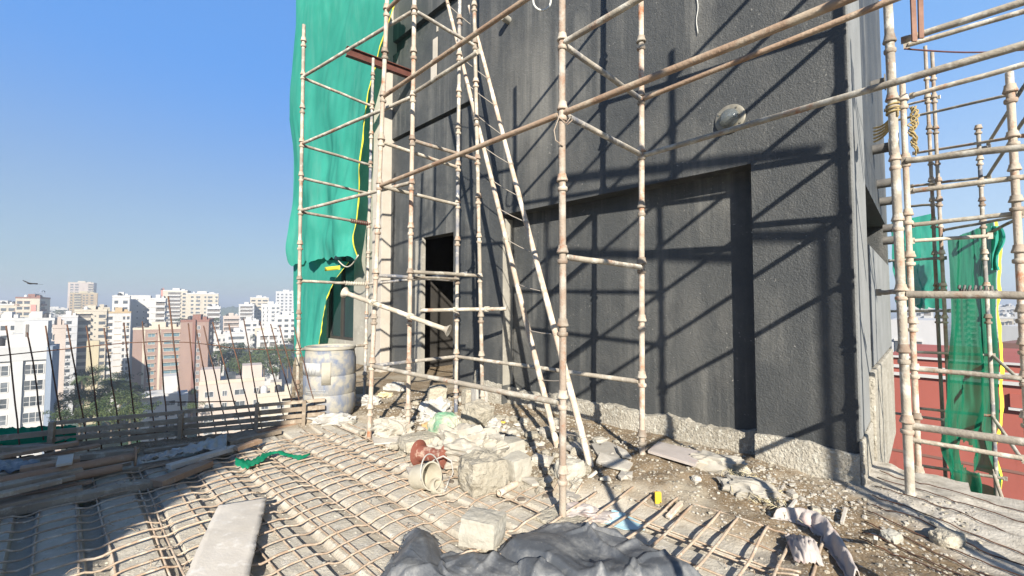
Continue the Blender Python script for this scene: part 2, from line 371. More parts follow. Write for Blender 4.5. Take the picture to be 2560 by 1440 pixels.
# bulkhead lamp
lp = W(1826, 298, VW); lamp = thing('wall_lamp', lp, 'round clear bulkhead lamp fixed to the black wall above the recess', 'lamp')
b = MB(); b.lathe([(0, 0), (.132, 0), (.132, .014), (.124, .02), (.09, .022), (.088, .03), (.0, .03)], lp, 32, -V)
for k in range(4):
    t = k * math.pi / 2 + .6; q = lp + (U * math.cos(t) + Vector((0, 0, 1)) * math.sin(t)) * .108
    b.lathe([(0, .03), (.009, .03), (.009, .018)], q, 8, -V)
b.build('backplate', mat('lamp_plate', (.26, .245, .20), (.18, .165, .13), 12, .45, metal=.3), lamp, smooth=35)
b = MB(); b.lathe([(.085, .028), (.083, .05), (.07, .072), (.045, .088), (0, .095)], lp, 28, -V)
gm = mat('lamp_glass', (.32, .36, .37), rough=.05, spec=.8); gm.node_tree.nodes['Principled BSDF'].inputs['Transmission Weight'].default_value = .75
b.build('glass_globe', gm, lamp, smooth=180)
# paper and cement runs stuck on the set-back wall
for (px0, py0, px1, py1) in ((1083, 100, 1094, 150), (1078, 152, 1092, 196), (1092, 66, 1096, 78)):
    a = W(px0, py0, VS); c = W(px1, py1, VS); ua, ub = touv(a)[0], touv(c)[0]
    p = MB(); p.uvbox(min(ua, ub), max(ua, ub), VS - .012, VS, c.z, a.z); p.build('plaster_patch', M['beige'], bld, bevel=.004)
# ================================================================ slab under construction: ribbed deck, sand, debris ground
SLAB = [Vector(p) for p in ((-13, .2), (-4.5, 4.30), (-2.9, 5.08), (-2.75, 5.25), (-3.22, 6.35), (-4.95, 9.8), (-6.9, 13.8), (-2, 16.0), (4.9, 9.0), (3.15, 4.2), (3.3, 3.83), (3.66, 3.09), (5.2, .2), (8, -5), (4, -12), (-13, -12))]
def inside(x, y):
    c = False; n = len(SLAB); j = n - 1
    for i in range(n):
        a, b = SLAB[i], SLAB[j]
        if (a.y > y) != (b.y > y) and x < (b.x - a.x) * (y - a.y) / (b.y - a.y) + a.x: c = not c
        j = i
    return c
RIB = .31
def rib(v):
    t = ((v + .07) / RIB) % 1.0
    return -.046 * (sstep(.0, .045, t) - sstep(.33, .375, t))
def sandw(u, v):
    n = .18 * fbm((u, v, 3.1), 1.3, 4)
    b = .50 if u < -.2 else (.5 - .45 * sstep(-.2, .9, u) + .30 * sstep(2.6, 3.4, u))
    return max(sstep(b - .12, b + .22, v + n), sstep(-1.0, -1.35, u + n * .4) * sstep(-.9, .1, v), sstep(3.3, 3.9, u + n))
def ground(x, y):
    u, v = touv((x, y, 0)); s = sandw(u, v)
    f = .028 * fbm((x, y, 0), 2.2, 6) + .012 * fbm((x, y, 5), 9, 4)
    d = rib(v) * (.75 + .25 * nz(u * 2, v * 2)) + .006 * fbm((x, y, 8), 6, 4) + .007 * sstep(.1, .6, fbm((x, y, 2), 3, 4)) * sstep(-.09, -.02, rib(v))
    mound = .05 + .10 * math.exp(-((u + .15) / .9) ** 2 - ((v - 1.15) / .55) ** 2) + .05 * sstep(1.2, 1.8, v) * sstep(4, 2.5, u)
    mound += .06 * math.exp(-((u - 1.7) / .7) ** 2 - ((v - .8) / .5) ** 2)
    mound *= sstep(4.4, 3.0, u)
    return d * (1 - s) + (mound + f) * s
def gz(p): return ground(p[0], p[1])
def GG(px, py):
    p = G(px, py, 0)
    for _ in range(4): p = G(px, py, ground(p.x, p.y))
    return p
def axis(fa, fb, step, lo, hi, cs):
    a = []; x = lo
    while x < fa: a.append(x); x += cs
    x = fa
    while x < fb: a.append(x); x += step
    x = fb
    while x <= hi + .01: a.append(x); x += cs
    return a
us = axis(-2.0, 4.6, .022, -8, 13, .25); vs = axis(-3.2, .6, .0115, -14, .55, .25) + axis(.62, 2.0, .02, .7, 8, .25)[0:] if False else axis(-3.2, 2.0, .0125, -14, 8, .25)
bm = bmesh.new(); lay = bm.verts.layers.float.new('sand'); lay2 = bm.verts.layers.float.new('rib'); lay3 = bm.verts.layers.float.new('pale')
vm = {}
for i, u in enumerate(us):
    for j, v in enumerate(vs):
        p = uv(u, v)
        if p.x < -13 or p.y < -9 or p.x > 8: continue
        if not inside(p.x, p.y): continue
        q = bm.verts.new((p.x, p.y, ground(p.x, p.y))); q[lay] = sandw(u, v); q[lay2] = rib(v); q[lay3] = sstep(2.35, 2.72, p.x + .22 * fbm((p.x, p.y, 7), 2.5, 4)); vm[i, j] = q
for i in range(len(us) - 1):
    for j in range(len(vs) - 1):
        k = [vm.get(x) for x in ((i, j), (i + 1, j), (i + 1, j + 1), (i, j + 1))]
        if None not in k: bm.faces.new(k)
bmesh.ops.recalc_face_normals(bm, faces=bm.faces[:])
if bm.faces[len(bm.faces) // 2].normal.z < 0: bmesh.ops.reverse_faces(bm, faces=bm.faces[:])
be = [e for e in bm.edges if e.is_boundary]
r = bmesh.ops.extrude_edge_only(bm, edges=be)
bmesh.ops.translate(bm, verts=[x for x in r['geom'] if isinstance(x, bmesh.types.BMVert)], vec=(0, 0, -.28))
me = bpy.data.meshes.new('floor_slab'); bm.to_mesh(me); bm.free()
for p in me.polygons: p.use_smooth = True
me.set_sharp_from_angle(angle=R(32))
def floor_mat():
    m = bpy.data.materials.new('deck_and_sand'); m.use_nodes = True; N = m.node_tree.nodes; L = m.node_tree.links
    b = N['Principled BSDF']; b.inputs['Roughness'].default_value = .95; b.inputs['Specular IOR Level'].default_value = .15
    tc = N.new('ShaderNodeTexCoord'); v = tc.outputs['Object']
    def nt(s, det=6, ro=.62):
        n = N.new('ShaderNodeTexNoise'); n.inputs['Scale'].default_value = s; n.inputs['Detail'].default_value = det; n.inputs['Roughness'].default_value = ro; L.new(v, n.inputs['Vector']); return n.outputs['Fac']
    def mr(f, a, c, lo=0, hi=1):
        r = N.new('ShaderNodeMapRange'); r.inputs[1].default_value = a; r.inputs[2].default_value = c; r.inputs[3].default_value = lo; r.inputs[4].default_value = hi; L.new(f, r.inputs[0]); return r.outputs[0]
    def mix(f, a, c):
        x = N.new('ShaderNodeMix'); x.data_type = 'RGBA'; L.new(f, x.inputs[0])
        for q, val in ((6, a), (7, c)):
            if isinstance(val, tuple): x.inputs[q].default_value = (*val, 1)
            else: L.new(val, x.inputs[q])
        return x.outputs[2]
    at_ = N.new('ShaderNodeAttribute'); at_.attribute_name = 'sand'
    at2 = N.new('ShaderNodeAttribute'); at2.attribute_name = 'rib'
    at3 = N.new('ShaderNodeAttribute'); at3.attribute_name = 'pale'
    deck = mix(mr(nt(2.3), .35, .65), (.51, .47, .39), (.42, .385, .315))
    deck = mix(mr(nt(16, 8, .7), .52, .66), deck, (.58, .545, .475))
    deck = mix(mr(nt(5, 6), .58, .72), deck, (.33, .295, .24))
    deck = mix(mr(at2.outputs['Fac'], -.02, -.045, 0, .6), deck, (.28, .24, .185))
    sand = mix(mr(nt(2.8), .35, .65), (.165, .12, .072), (.25, .19, .122))
    sand = mix(mr(nt(60, 4, .7), .55, .66), sand, (.44, .41, .35))
    sand = mix(mr(nt(1.3, 4), .50, .62), sand, (.33, .285, .215))
    sand = mix(mr(nt(40, 4), .40, .30), sand, (.085, .065, .045))
    pale = mix(mr(nt(9, 8, .7), .42, .62), (.50, .465, .40), (.33, .30, .25))
    sand = mix(at3.outputs['Fac'], sand, pale)
    L.new(mix(at_.outputs['Fac'], deck, sand), b.inputs['Base Color'])
    bp = N.new('ShaderNodeBump'); bp.inputs['Strength'].default_value = .9; bp.inputs['Distance'].default_value = .012
    L.new(nt(55, 6, .7), bp.inputs['Height']); L.new(bp.outputs[0], b.inputs['Normal'])
    return m
me.materials.append(floor_mat())
fl = bpy.data.objects.new('floor', me); COL.objects.link(fl); tag(fl, kind='structure')
# building below the slab
p = MB(); pts = [q * 1.0 for q in SLAB]; cen = Vector((-2, 2)); top = []; bot = []
for q in pts:
    d = (q - cen); q2 = cen + d * .985
    top.append(p.bm.verts.new((q2.x, q2.y, -.285))); bot.append(p.bm.verts.new((q2.x, q2.y, -50)))
n = len(top)
for i in range(n): p._f([top[i], top[(i + 1) % n], bot[(i + 1) % n], bot[i]])
p._f(top)
p.build('lower_storeys', M['lightgrey'], bld)
# unseen block added behind the viewpoint to shade the left of the slab
sb = thing('shade_block', (-5.5, -7.5, 0), 'unseen bare concrete block added behind the viewpoint to shade the slab', 'building')
SX = -2.36 + .114 * 8.3
p = MB(); p.box(-11.5, SX, -10, -6.0, -.05, 6.25); p.build('wall', M['conc'], sb)
p = MB(); p.box(-11.7, SX + .02, -10.2, -5.9, 6.25, 6.4); p.build('roof', M['conc'], sb)
# ================================================================ scaffold towers
def cup_mesh():
    b = MB()
    b.lathe([(.0235, .080), (.030, .078), (.032, .060), (.038, .040), (.041, .030), (.038, .024), (.0235, .024), (.0235, -.018), (.033, -.020), (.036, -.026), (.036, -.042), (.031, -.050), (.0235, -.050)], seg=14)
    o = b.build('cup_joint', M['cup'], None, smooth=40, loc=(0, 0, 0)); me = o.data; bpy.data.objects.remove(o); return me
CUP = cup_mesh()
def wob(p0, p1, n, amp, seed):
    p0, p1 = Vector(p0), Vector(p1); pts = []
    for i in range(n + 1):
        t = i / n; q = p0.lerp(p1, t); k = math.sin(math.pi * t)
        pts.append(q + Vector((nz(t * 3, seed), nz(t * 3, seed, 9), nz(t * 3, seed, 4) if abs((p1 - p0).normalized().z) < .7 else 0)) * amp * k)
    return pts
SEED = [0]
def standard(tower, x, y, z0, z1, levels, lean=(0, 0), m='pipe', r=.0245):
    SEED[0] += 1
    p0 = Vector((x - lean[0] * (0 - z0), y - lean[1] * (0 - z0), z0)); ax = Vector((lean[0], lean[1], 1))
    p1 = Vector((x + lean[0] * z1, y + lean[1] * z1, z1)); p0 = Vector((x + lean[0] * z0, y + lean[1] * z0, z0))
    b = MB(); b.tube(wob(p0, p1, 14, .006, SEED[0]), r, 12)
    o = b.build('standard', M[m], tower, smooth=60)
    for z in levels:
        if z < z0 + .03 or z > z1 - .05: continue
        c = bpy.data.objects.new('cup_joint', CUP); COL.objects.link(c); c.parent = o
        c.location = Vector((x + lean[0] * z, y + lean[1] * z, z)) - tower.location
        c.rotation_euler = (rnd.uniform(-.03, .03), rnd.uniform(-.03, .03), rnd.uniform(0, 6))
        s = rnd.uniform(.94, 1.08); c.scale = (s, s, rnd.uniform(.9, 1.15))
    return o
def ledger(tower, p0, p1, m='pipe', r=.0215, name='ledger', trim=.03):
    SEED[0] += 1
    p0, p1 = Vector(p0), Vector(p1); d = (p1 - p0).normalized(); a = p0 + d * trim; c = p1 - d * trim
    n = 10; pts = wob(a, c, n, .007, SEED[0]); rs = [r * (1 + .05 * nz(i * .7, SEED[0])) for i in range(n + 1)]
    b = MB(); b.tube(pts, rs, 11)
    # pressed blades that sit in the cups
    for q, s in ((a, -1), (c, 1)): b.obox(q + d * s * .012, d * .018, d.cross(Vector((0, 0, 1))).normalized() * .006, (0, 0, .026))
    return b.build(name, M[m], tower, smooth=50)
def P(x, y, z, lean=(0, 0)): return Vector((x + lean[0] * z, y + lean[1] * z, z))
LV = [.29, .79, 1.28, 1.78, 2.28, 2.78, 3.28, 3.78, 4.28, 4.78, 5.28]

# --- tower A, the near tower against the recess
ta = thing('scaffold_tower', (.34, 2.96, 0), 'nearest scaffold tower of muddy steel tubes standing in front of the blind recess', 'scaffold', 'scaffold towers')
p6 = (.34, 2.96); p7 = (1.12, 3.78); p2 = (-1.56, 4.78); p4 = (-.73, 5.68)
l6 = (.004, .0); l7 = (.01, 0); l2 = (.028, 0); l4 = (.004, 0)
gb = gz((.34, 2.96))
standard(ta, *p6, .035, 5.9, LV, l6, 'pipe_rust'); standard(ta, *p7, .03, 5.9, LV, l7, 'pipe_rust')
standard(ta, *p2, .0, 6.2, LV, l2, 'pipe_rust'); standard(ta, *p4, .0, 6.2, LV, l4, 'pipe_blue')
q6 = Vector((.34 + 2.36 * .69, 2.96 - 2.36 * .724, 0)); q7 = Vector((1.12 + 2.36 * .69, 3.78 - 2.36 * .724, 0))
standard(ta, q6.x, q6.y, gz(q6) - .01, 5.6, LV, (0, 0), 'pipe'); standard(ta, q7.x, q7.y, gz(q7) - .01, 5.6, LV, (0, 0), 'pipe')
A = lambda b, l, z: P(b[0], b[1], z, l)
for z in (3.28, 2.78): ledger(ta, A(p6, l6, z), A(p7, l7, z), 'pipe_blue')
ledger(ta, A(p6, l6, 1.78), A(p7, l7, 1.78), 'pipe')
ledger(ta, A(p2, l2, .78), A(p6, l6, .78), 'pipe'); ledger(ta, A(p2, l2, 2.78), A(p6, l6, 2.78), 'brown_pipe'); ledger(ta, A(p2, l2, 3.80), A(p6, l6, 3.78), 'brown_pipe')
ledger(ta, A(p4, l4, .78), A(p7, l7, .78), 'pipe')
ledger(ta, A(p2, l2, .78), A(p4, l4, .78), 'pipe_blue')
for z in (2.78, 3.28): ledger(ta, A(p2, l2, z), A(p4, l4, z), 'pipe')
ledger(ta, A(p2, l2, 1.78), A(p4, l4, 1.78), 'pipe_blue')
ledger(ta, A(p2, l2, 4.80), A(p6, l6, 4.78), 'brown_pipe')
for z, m in ((3.28, 'pipe'), (2.78, 'brown_pipe')): ledger(ta, A(p6, l6, z), (q6.x, q6.y, z + (.03 if z > 3 else -.03)), m)
ledger(ta, A(p7, l7, 3.28), (q7.x, q7.y, 3.30), 'brown_pipe'); ledger(ta, A(p7, l7, 2.77), (q7.x, q7.y, 2.79), 'pipe')
for z in (1.28, 2.28, 2.79, 3.30, 3.8, 4.3): ledger(ta, (q6.x, q6.y, z), (q7.x, q7.y, z), 'pipe')
ledger(ta, A(p6, l6, 4.28), (q6.x, q6.y, 4.28), 'pipe')
ledger(ta, A(p7, l7, 4.3), (q7.x, q7.y, 4.3), 'pipe')
for z in (4.28, 4.78, 5.28): ledger(ta, A(p6, l6, z), A(p7, l7, z), 'pipe')
# unseen frames and heavier tubes added right of the view for their wall shadows
q8 = q6 - V * 1.3; q9 = uv(-5.6, -1.80)
standard(ta, q8.x, q8.y, gz(q8) - .01, 5.6, LV, (0, 0), 'pipe')
for z in (1.78, 2.79, 3.30, 4.3, 4.8, 5.3): ledger(ta, (q8.x, q8.y, z), (q6.x, q6.y, z), 'pipe')
for z in (4.8, 5.3): ledger(ta, (q6.x, q6.y, z), (q7.x, q7.y, z), 'pipe')
if inside(q9.x, q9.y): standard(ta, q9.x, q9.y, gz(q9) - .01, 5.02, LV, (0, 0), 'pipe', .036); standard(ta, q9.x + .08, q9.y, gz(q9) - .01, 5.8, [], (0, 0), 'pipe', .022)
for z in (4.92, 5.62): ledger(ta, (q8.x, q8.y, z), (q9.x, q9.y, z), 'pipe', .045)

# --- tower B, left, in front of the green net
p1 = (-3.05, 6.2); pb = (-2.40, 7.1); p3 = (-1.14, 4.78); p5 = (-.36, 5.42)
tb = thing('scaffold_tower', (-3.05, 6.2, 0), 'left scaffold tower of bleached tubes standing in front of the hanging green net', 'scaffold', 'scaffold towers')
l1 = (-.003, 0); l3 = (.006, 0); l5 = (-.024, 0); lb = (.012, 0)
standard(tb, *p1, .0, 5.58, [z + .02 for z in LV], l1, 'pipe'); standard(tb, *p3, .0, 6.2, LV, l3, 'pipe_rust')
standard(tb, *p5, .0, 6.4, LV, l5, 'pipe'); standard(tb, *pb, .0, 5.6, LV, lb, 'pipe_blue')
for z in (4.80, 3.80, 2.82): ledger(tb, A(p1, l1, z), A(p3, l3, z), 'pipe')
for z in (4.78, 3.78, 3.30, 2.80, 1.80): ledger(tb, A(p1, l1, z), A(pb, lb, z), 'pipe')
ledger(tb, A(p3, l3, 4.80), A(p5, l5, 4.78), 'pipe_blue'); ledger(tb, A(p3, l3, 3.3), A(p5, l5, 3.3), 'pipe_rust'); ledger(tb, A(p3, l3, 1.82), A(p5, l5, 1.82), 'pipe')
ledger(tb, A(p3, l3, 3.84), A(p3, l3, 3.84) - U * 1.12 + Vector((0, 0, .02)), 'pipe')
ledger(tb, A(pb, lb, 1.80), A(p5, l5, 1.86) + U * .25, 'pipe_blue')
ledger(tb, A(pb, lb, .80), A(p1, l1, .82), 'pipe')
# coil added round back ledgers to draw shadow stripes on the tubes
def wrap(name, p0, p1, r, turns, m, parent):
    p0, p1 = Vector(p0), Vector(p1); d = (p1 - p0); a = d.normalized().cross(Vector((0, 0, 1))).normalized(); c = a.cross(d.normalized())
    n = turns * 9; b = MB(); b.tube([p0 + d * (i / n) + (a * math.cos(i * 2 * math.pi / 9) + c * math.sin(i * 2 * math.pi / 9)) * (r + .006 * nz(i * .3, 3)) for i in range(n + 1)], .008, 5)
    return b.build(name, M[m], parent, smooth=180)
a_, c_ = A(p1, l1, 1.80), A(pb, lb, 1.80); wrap('stripe_wrap', a_.lerp(c_, .62), a_.lerp(c_, .96), .028, 9, 'rope_w', tb)
a_, c_ = A(p1, l1, 2.80), A(pb, lb, 2.80); wrap('stripe_wrap', a_.lerp(c_, .70), a_.lerp(c_, .99), .032, 9, 'iron_red', tb)

# --- loose tubes tied on with wire or rope
def tied_tube(p0, p1, label, m='pipe', r=.0245, flange=False, ties=()):
    t = thing('loose_tube', Vector(p0), label, 'tube'); b = MB(); p0, p1 = Vector(p0), Vector(p1)
    b.tube(wob(p0, p1, 8, .006, 77 + p0.x), r, 12)
    b.build('tube', M[m], t, smooth=60)
    d = (p1 - p0).normalized()
    if flange:
        for q, s in ((p0, -1), (p1, 1)):
            f = MB(); f.lathe([(.0, 0), (r * 1.1, 0), (r * 1.25, .02), (.062, .05), (.064, .058), (0, .058)], q, 18, d * s); f.build('end_plate', M[m], t, smooth=40)
    for k in ties:
        q = p0.lerp(p1, k); b = MB(); a = d.cross(Vector((0, 0, 1))).normalized(); c = a.cross(d)
        b.tube([q + d * (.03 * math.sin(i * .8)) + (a * math.cos(i * .9) + c * math.sin(i * .9)) * (r + .008) for i in range(26)], .005, 5)
        b.build('tie', M['rope_w'], t, smooth=180)
    return t
a_ = at(872, 735, 4.75); c_ = at(1110, 822, 4.52)
tied_tube(a_, c_, 'muddy prop tube with flat end plates tied slanting before the doorway', 'pipe', .026, True, (.27, .66))
tied_tube(at(1052, 776, 5.60), at(1266, 772, 5.35), 'short level tube tied across two standards in front of the doorway', 'pipe', .024, False, (.42, .78))
tied_tube(at(1030, 692, 4.86) + Vector((0, .06, 0)), at(1146, 697, 5.62) + Vector((0, .03, 0)), 'thin bleached tube lashed beside a ledger above the doorway tube', 'pipe', .016)

# --- pole ladder of two muddy poles with wire rungs
b1 = GG(1395, 1118); b2 = GG(1478, 1166); t1 = at(1114, -12, 6.28); t2 = at(1173, 16, 6.30)
b1.z -= .02; b2.z -= .02
lad = thing('pole_ladder', b2, 'tall leaning ladder of two muddy poles with thin wire rungs, propped on the black wall', 'ladder')
for a_, c_, s in ((b1, t1, 1), (b2, t2, 2)):
    b = MB(); n = 26; pts = wob(a_, c_, n, .012, s * 31); b.tube(pts, [.030 - .006 * i / n + .0022 * (i % 6 == 0) for i in range(n + 1)], 12); b.build('rail', M['bamboo'], lad, smooth=60)
def on(a, c, py):   # point of a rail seen at that row
    lo, hi = 0, 1
    for _ in range(40):
        k = (lo + hi) / 2; q = a.lerp(c, k); d = q - EYE; cp, sp = math.cos(PITCH), math.sin(PITCH)
        yy = CY - F * (d.z * cp - d.y * sp) / (d.y * cp + d.z * sp)
        if yy > py: lo = k
        else: hi = k
    return a.lerp(c, lo)
for ya, yb in ((12, 70), (143, 198), (212, 265), (284, 340), (367, 412), (450, 492), (521, 556), (598, 634), (710, 730), (826, 836), (950, 951), (1076, 1092)):
    q0, q1 = on(b1, t1, ya), on(b2, t2, yb); d = (q1 - q0).normalized(); b = MB()
    b.tube([q0 - d * .035, q0, q0.lerp(q1, .5) + Vector((0, 0, -.008)), q1, q1 + d * .035], .0055, 6)
    for q, (ra, rc) in ((q0, (b1, t1)), (q1, (b2, t2))):
        ax = (rc - ra).normalized(); a = ax.cross(Vector((1, 0, 0))).normalized(); c = ax.cross(a)
        b.tube([q + (a * math.cos(i * .8) + c * math.sin(i * .8)) * .030 + ax * (.002 * i - .02) for i in range(18)], .004, 5)
    b.build('rung', M['wire'], lad, smooth=180)

# --- tower C at the right-hand side of the building
tc_ = thing('scaffold_tower', (2.82, 3.12, -.3), 'right scaffold tower with thick mud-caked standard beside the building corner', 'scaffold', 'scaffold towers')
r1 = at(2258, 765, 3.12); r2 = at(2281, 765, 3.75); r5 = at(2556, 765, 3.28)
zz = lambda y, d: 1.44 + (765 - y) / F * d
L1 = [zz(y, 3.12) for y in (100, 250, 405, 560, 735, 890, 1062)]
standard(tc_, r1.x, r1.y, -.6, 3.75, L1, (-.008, 0), 'pipe', .0285)
standard(tc_, r2.x, r2.y, -1.2, 3.4, [zz(y, 3.75) for y in (250, 400, 545, 650, 815, 930, 1050, 1180)], (-.004, 0), 'pipe_rust', .022)
standard(tc_, r5.x, r5.y, -1.5, 3.25, [zz(y, 3.28) for y in (230, 345, 430, 510, 640, 790, 870, 950, 1050)], (-.004, 0), 'pipe_rust', .024)
def pb_(x0, y0, d0, x1, y1, d1, m='pipe', r=.0215): return ledger(tc_, at(x0, y0, d0), at(x1, y1, d1), m, r, trim=0)
pb_(2266, 98, 3.12, 2700, -40, 2.5, 'pipe', .024); pb_(2272, 112, 3.2, 2700, -12, 2.6, 'pipe', .018)
pb_(2284, 238, 3.75, 2700, 122, 3.0, 'pipe'); pb_(2266, 402, 3.12, 2700, 352, 2.5, 'pipe', .022)
pb_(2284, 477, 3.75, 2700, 425, 3.05, 'pipe'); pb_(2284, 562, 3.75, 2556, 532, 3.28, 'pipe', .019)
pb_(2284, 602, 3.75, 2470, 590, 3.6, 'pipe', .016)
pb_(2200, 731, 3.3, 2262, 730, 3.12, 'pipe', .018); pb_(2266, 736, 3.1, 2700, 740, 2.55, 'pipe', .026)
pb_(2284, 922, 3.75, 2556, 946, 3.28, 'pipe', .02); pb_(2270, 1064, 3.15, 2700, 1125, 2.5, 'pipe', .026)
pb_(2284, 1100, 3.75, 2556, 1146, 3.28, 'pipe', .019)
wrap('stripe_wrap', at(2395, 722, 2.93), at(2490, 724, 2.83), .02, 7, 'dark_steel', tc_)
# --- tower D farther out
td = thing('scaffold_tower', at(2480, 765, 5.6) * 1.0 - Vector((0, 0, 3.4)), 'far scaffold tower beyond the slab edge carrying the torn green nets', 'scaffold', 'scaffold towers')
for px, d, y0, y1, m in ((2345, 6.2, 100, 1230, 'pipe_rust'), (2362, 6.0, 115, 1230, 'pipe_rust'), (2470, 5.6, 305, 1240, 'pipe_blue')):
    q = at(px, 765, d); standard(td, q.x, q.y, -2.6, zz(y0, d), [zz(y, d) for y in (180, 240, 320, 400, 455, 505, 560, 640, 720, 800)], (-.006, 0), m, .022)
def db(x0, y0, d0, x1, y1, d1, m='pipe', r=.0185): return ledger(td, at(x0, y0, d0), at(x1, y1, d1), m, r, trim=0)
db(2215, 275, 6.9, 2345, 243, 6.2); db(2222, 305, 6.6, 2545, 232, 5.0); db(2286, 383, 6.4, 2555, 340, 5.0, 'pipe_rust'); db(2286, 398, 6.4, 2470, 366, 5.6, 'pipe_blue', .015)
db(2282, 465, 6.4, 2470, 442, 5.6); db(2470, 440, 5.6, 2560, 300, 4.7, 'pipe_blue'); db(2470, 360, 5.6, 2560, 215, 4.7, 'pipe_blue')
db(2270, 516, 6.6, 2345, 510, 6.2); db(2360, 575, 6.0, 2550, 540, 5.0, 'pipe_blue'); db(2470, 585, 5.6, 2556, 540, 5.0)
db(2225, 652, 6.6, 2360, 645, 6.0, 'pipe_blue'); db(2225, 778, 6.6, 2370, 777, 6.0, 'pipe_blue')
db(2290, 880, 6.2, 2480, 888, 5.6); db(2480, 888, 5.6, 2556, 955, 5.0); db(2290, 1020, 6.2, 2480, 1040, 5.6); db(2480, 1040, 5.6, 2556, 1150, 4.6)
db(2290, 1162, 6.2, 2510, 1196, 5.5, 'pipe', .02); db(2215, 1030, 6.6, 2360, 1050, 6.0, 'pipe_blue'); db(2485, 1185, 5.5, 2512, 1265, 5.4)
# boards hanging off the top bar at the right
for px, dx, k in ((2281, 12, 0), (2300, 8, 1)):
    a_ = at(px, -30, 3.0); c_ = at(px + 5 - 2 * k, 104 - 8 * k, 3.0); b = MB(); b.beam(a_, c_, .035, .012, (0, 1, 0))
    tag(b.build('hanging_board', mat('red_board%d' % k, (.16, .085, .06), (.24, .14, .10), 8, .8), bevel=.002), ('reddish board hanging down over the right top ledger, nearer the wall', 'reddish board hanging down over the right top ledger, farther from the wall')[k], 'board', 'boards hanging on the right scaffold')
# rope hank on the right standard
h0 = at(2274, 262, 3.05)
hank = thing('rope_hank', h0, 'hank of yellow rope knotted to the thick right standard and hanging down', 'rope')
for k in range(7):
    b = MB(); x0 = rnd.uniform(-.014, .014); L_ = rnd.uniform(.26, .40); n = 22
    b.tube([h0 + Vector((-.012 + x0 + .012 * math.sin(i * .9 + k) + .012 * math.sin(i * .35), -.035 + .014 * math.cos(i * 1.1 + k), -.03 - L_ * i / n)) for i in range(n + 1)], .005, 5)
    b.build('strand', M['rope'], hank, smooth=180)
b = MB(); b.tube([Vector((r1.x - .008 * 2.9, r1.y, h0.z - .01)) + Vector((math.cos(i * .7) * .036, math.sin(i * .7) * .036, .003 * i - .03)) for i in range(30)], .008, 5); b.build('knot', M['rope'], hank, smooth=180)
b = MB()
for k in range(5):
    a_ = at(2245, 270, 3.08); c_ = at(2185, 320 + 5 * k, 3.5)
    b.tube([a_.lerp(c_, i / 8) + Vector((0, 0, -.04 * math.sin(math.pi * i / 8) - .012 * k)) for i in range(9)], .008, 5)
b.build('strand', M['rope'], hank, smooth=180)
# wires: thin cable across the sky, white wire down the wall, rope loop
def wire(name, label, cat, pts, r, m): b = MB(); b.tube(pts, r, 6); return tag(b.build(name, M[m], smooth=180), label, cat)
wire('cable', 'thin brown cable strung between the right scaffold towers across the sky', 'cable', [at(2262 + 300 * i / 12, 122 + 9 * math.sin(math.pi * i / 12 * .9), 3.2 + .5 * i / 12) for i in range(13)], .006, 'iron_red')
wq = W(1743, 0, VW); M['white_rope'] = mat('white_rope', (.62, .62, .58), (.5, .5, .46), 40, .9)
wire('white_wire', 'white wire hanging down the black wall at the top of the picture', 'wire', [W(1743 + 2 * math.sin(y * .09), y, VW - .015) for y in range(-60, 86, 8)], .004, 'white_rope')
wire('rope_loop', 'loop of pale twisted rope hanging in from above between the two front standards', 'rope', [at(1355 + 22 * math.sin(t), 2 + 24 * math.cos(t) if math.cos(t) > 0 else 2 + 60 * math.cos(t), 3.6) for t in [-2.4 + 4.8 * i / 24 for i in range(25)]], .009, 'white_rope')
wire('wire_hook', 'bent rusty tie wire looped round the nearest standard', 'wire', [A(p6, l6, 2.55) + Vector(q) for q in ((.03, -.026, .14), (.065, -.03, .17), (.06, -.03, .20), (.026, -.03, .15), (-.026, -.03, .19), (-.06, -.03, .10), (-.05, -.03, .03), (.0, -.03, -.01))], .004, 'pipe_rust')
# red steel channel poking out of the building
e1 = W(1036, 190, VS); e0 = at(866, 128, 8.0)
b = MB(); d = (e1 - e0).normalized(); up = Vector((0, 0, 1)); sd = d.cross(up).normalized()
b.beam(e0, e1, .014, .17); 
for s in (-1, 1): b.obox((e0 + e1) / 2 + up * s * .08, (e1 - e0) / 2, sd * .05, up * .008)
tag(b.build('steel_joist', M['iron_red'], bevel=.002), 'rusty red steel joist sticking out of the building through the green net', 'steel beam')
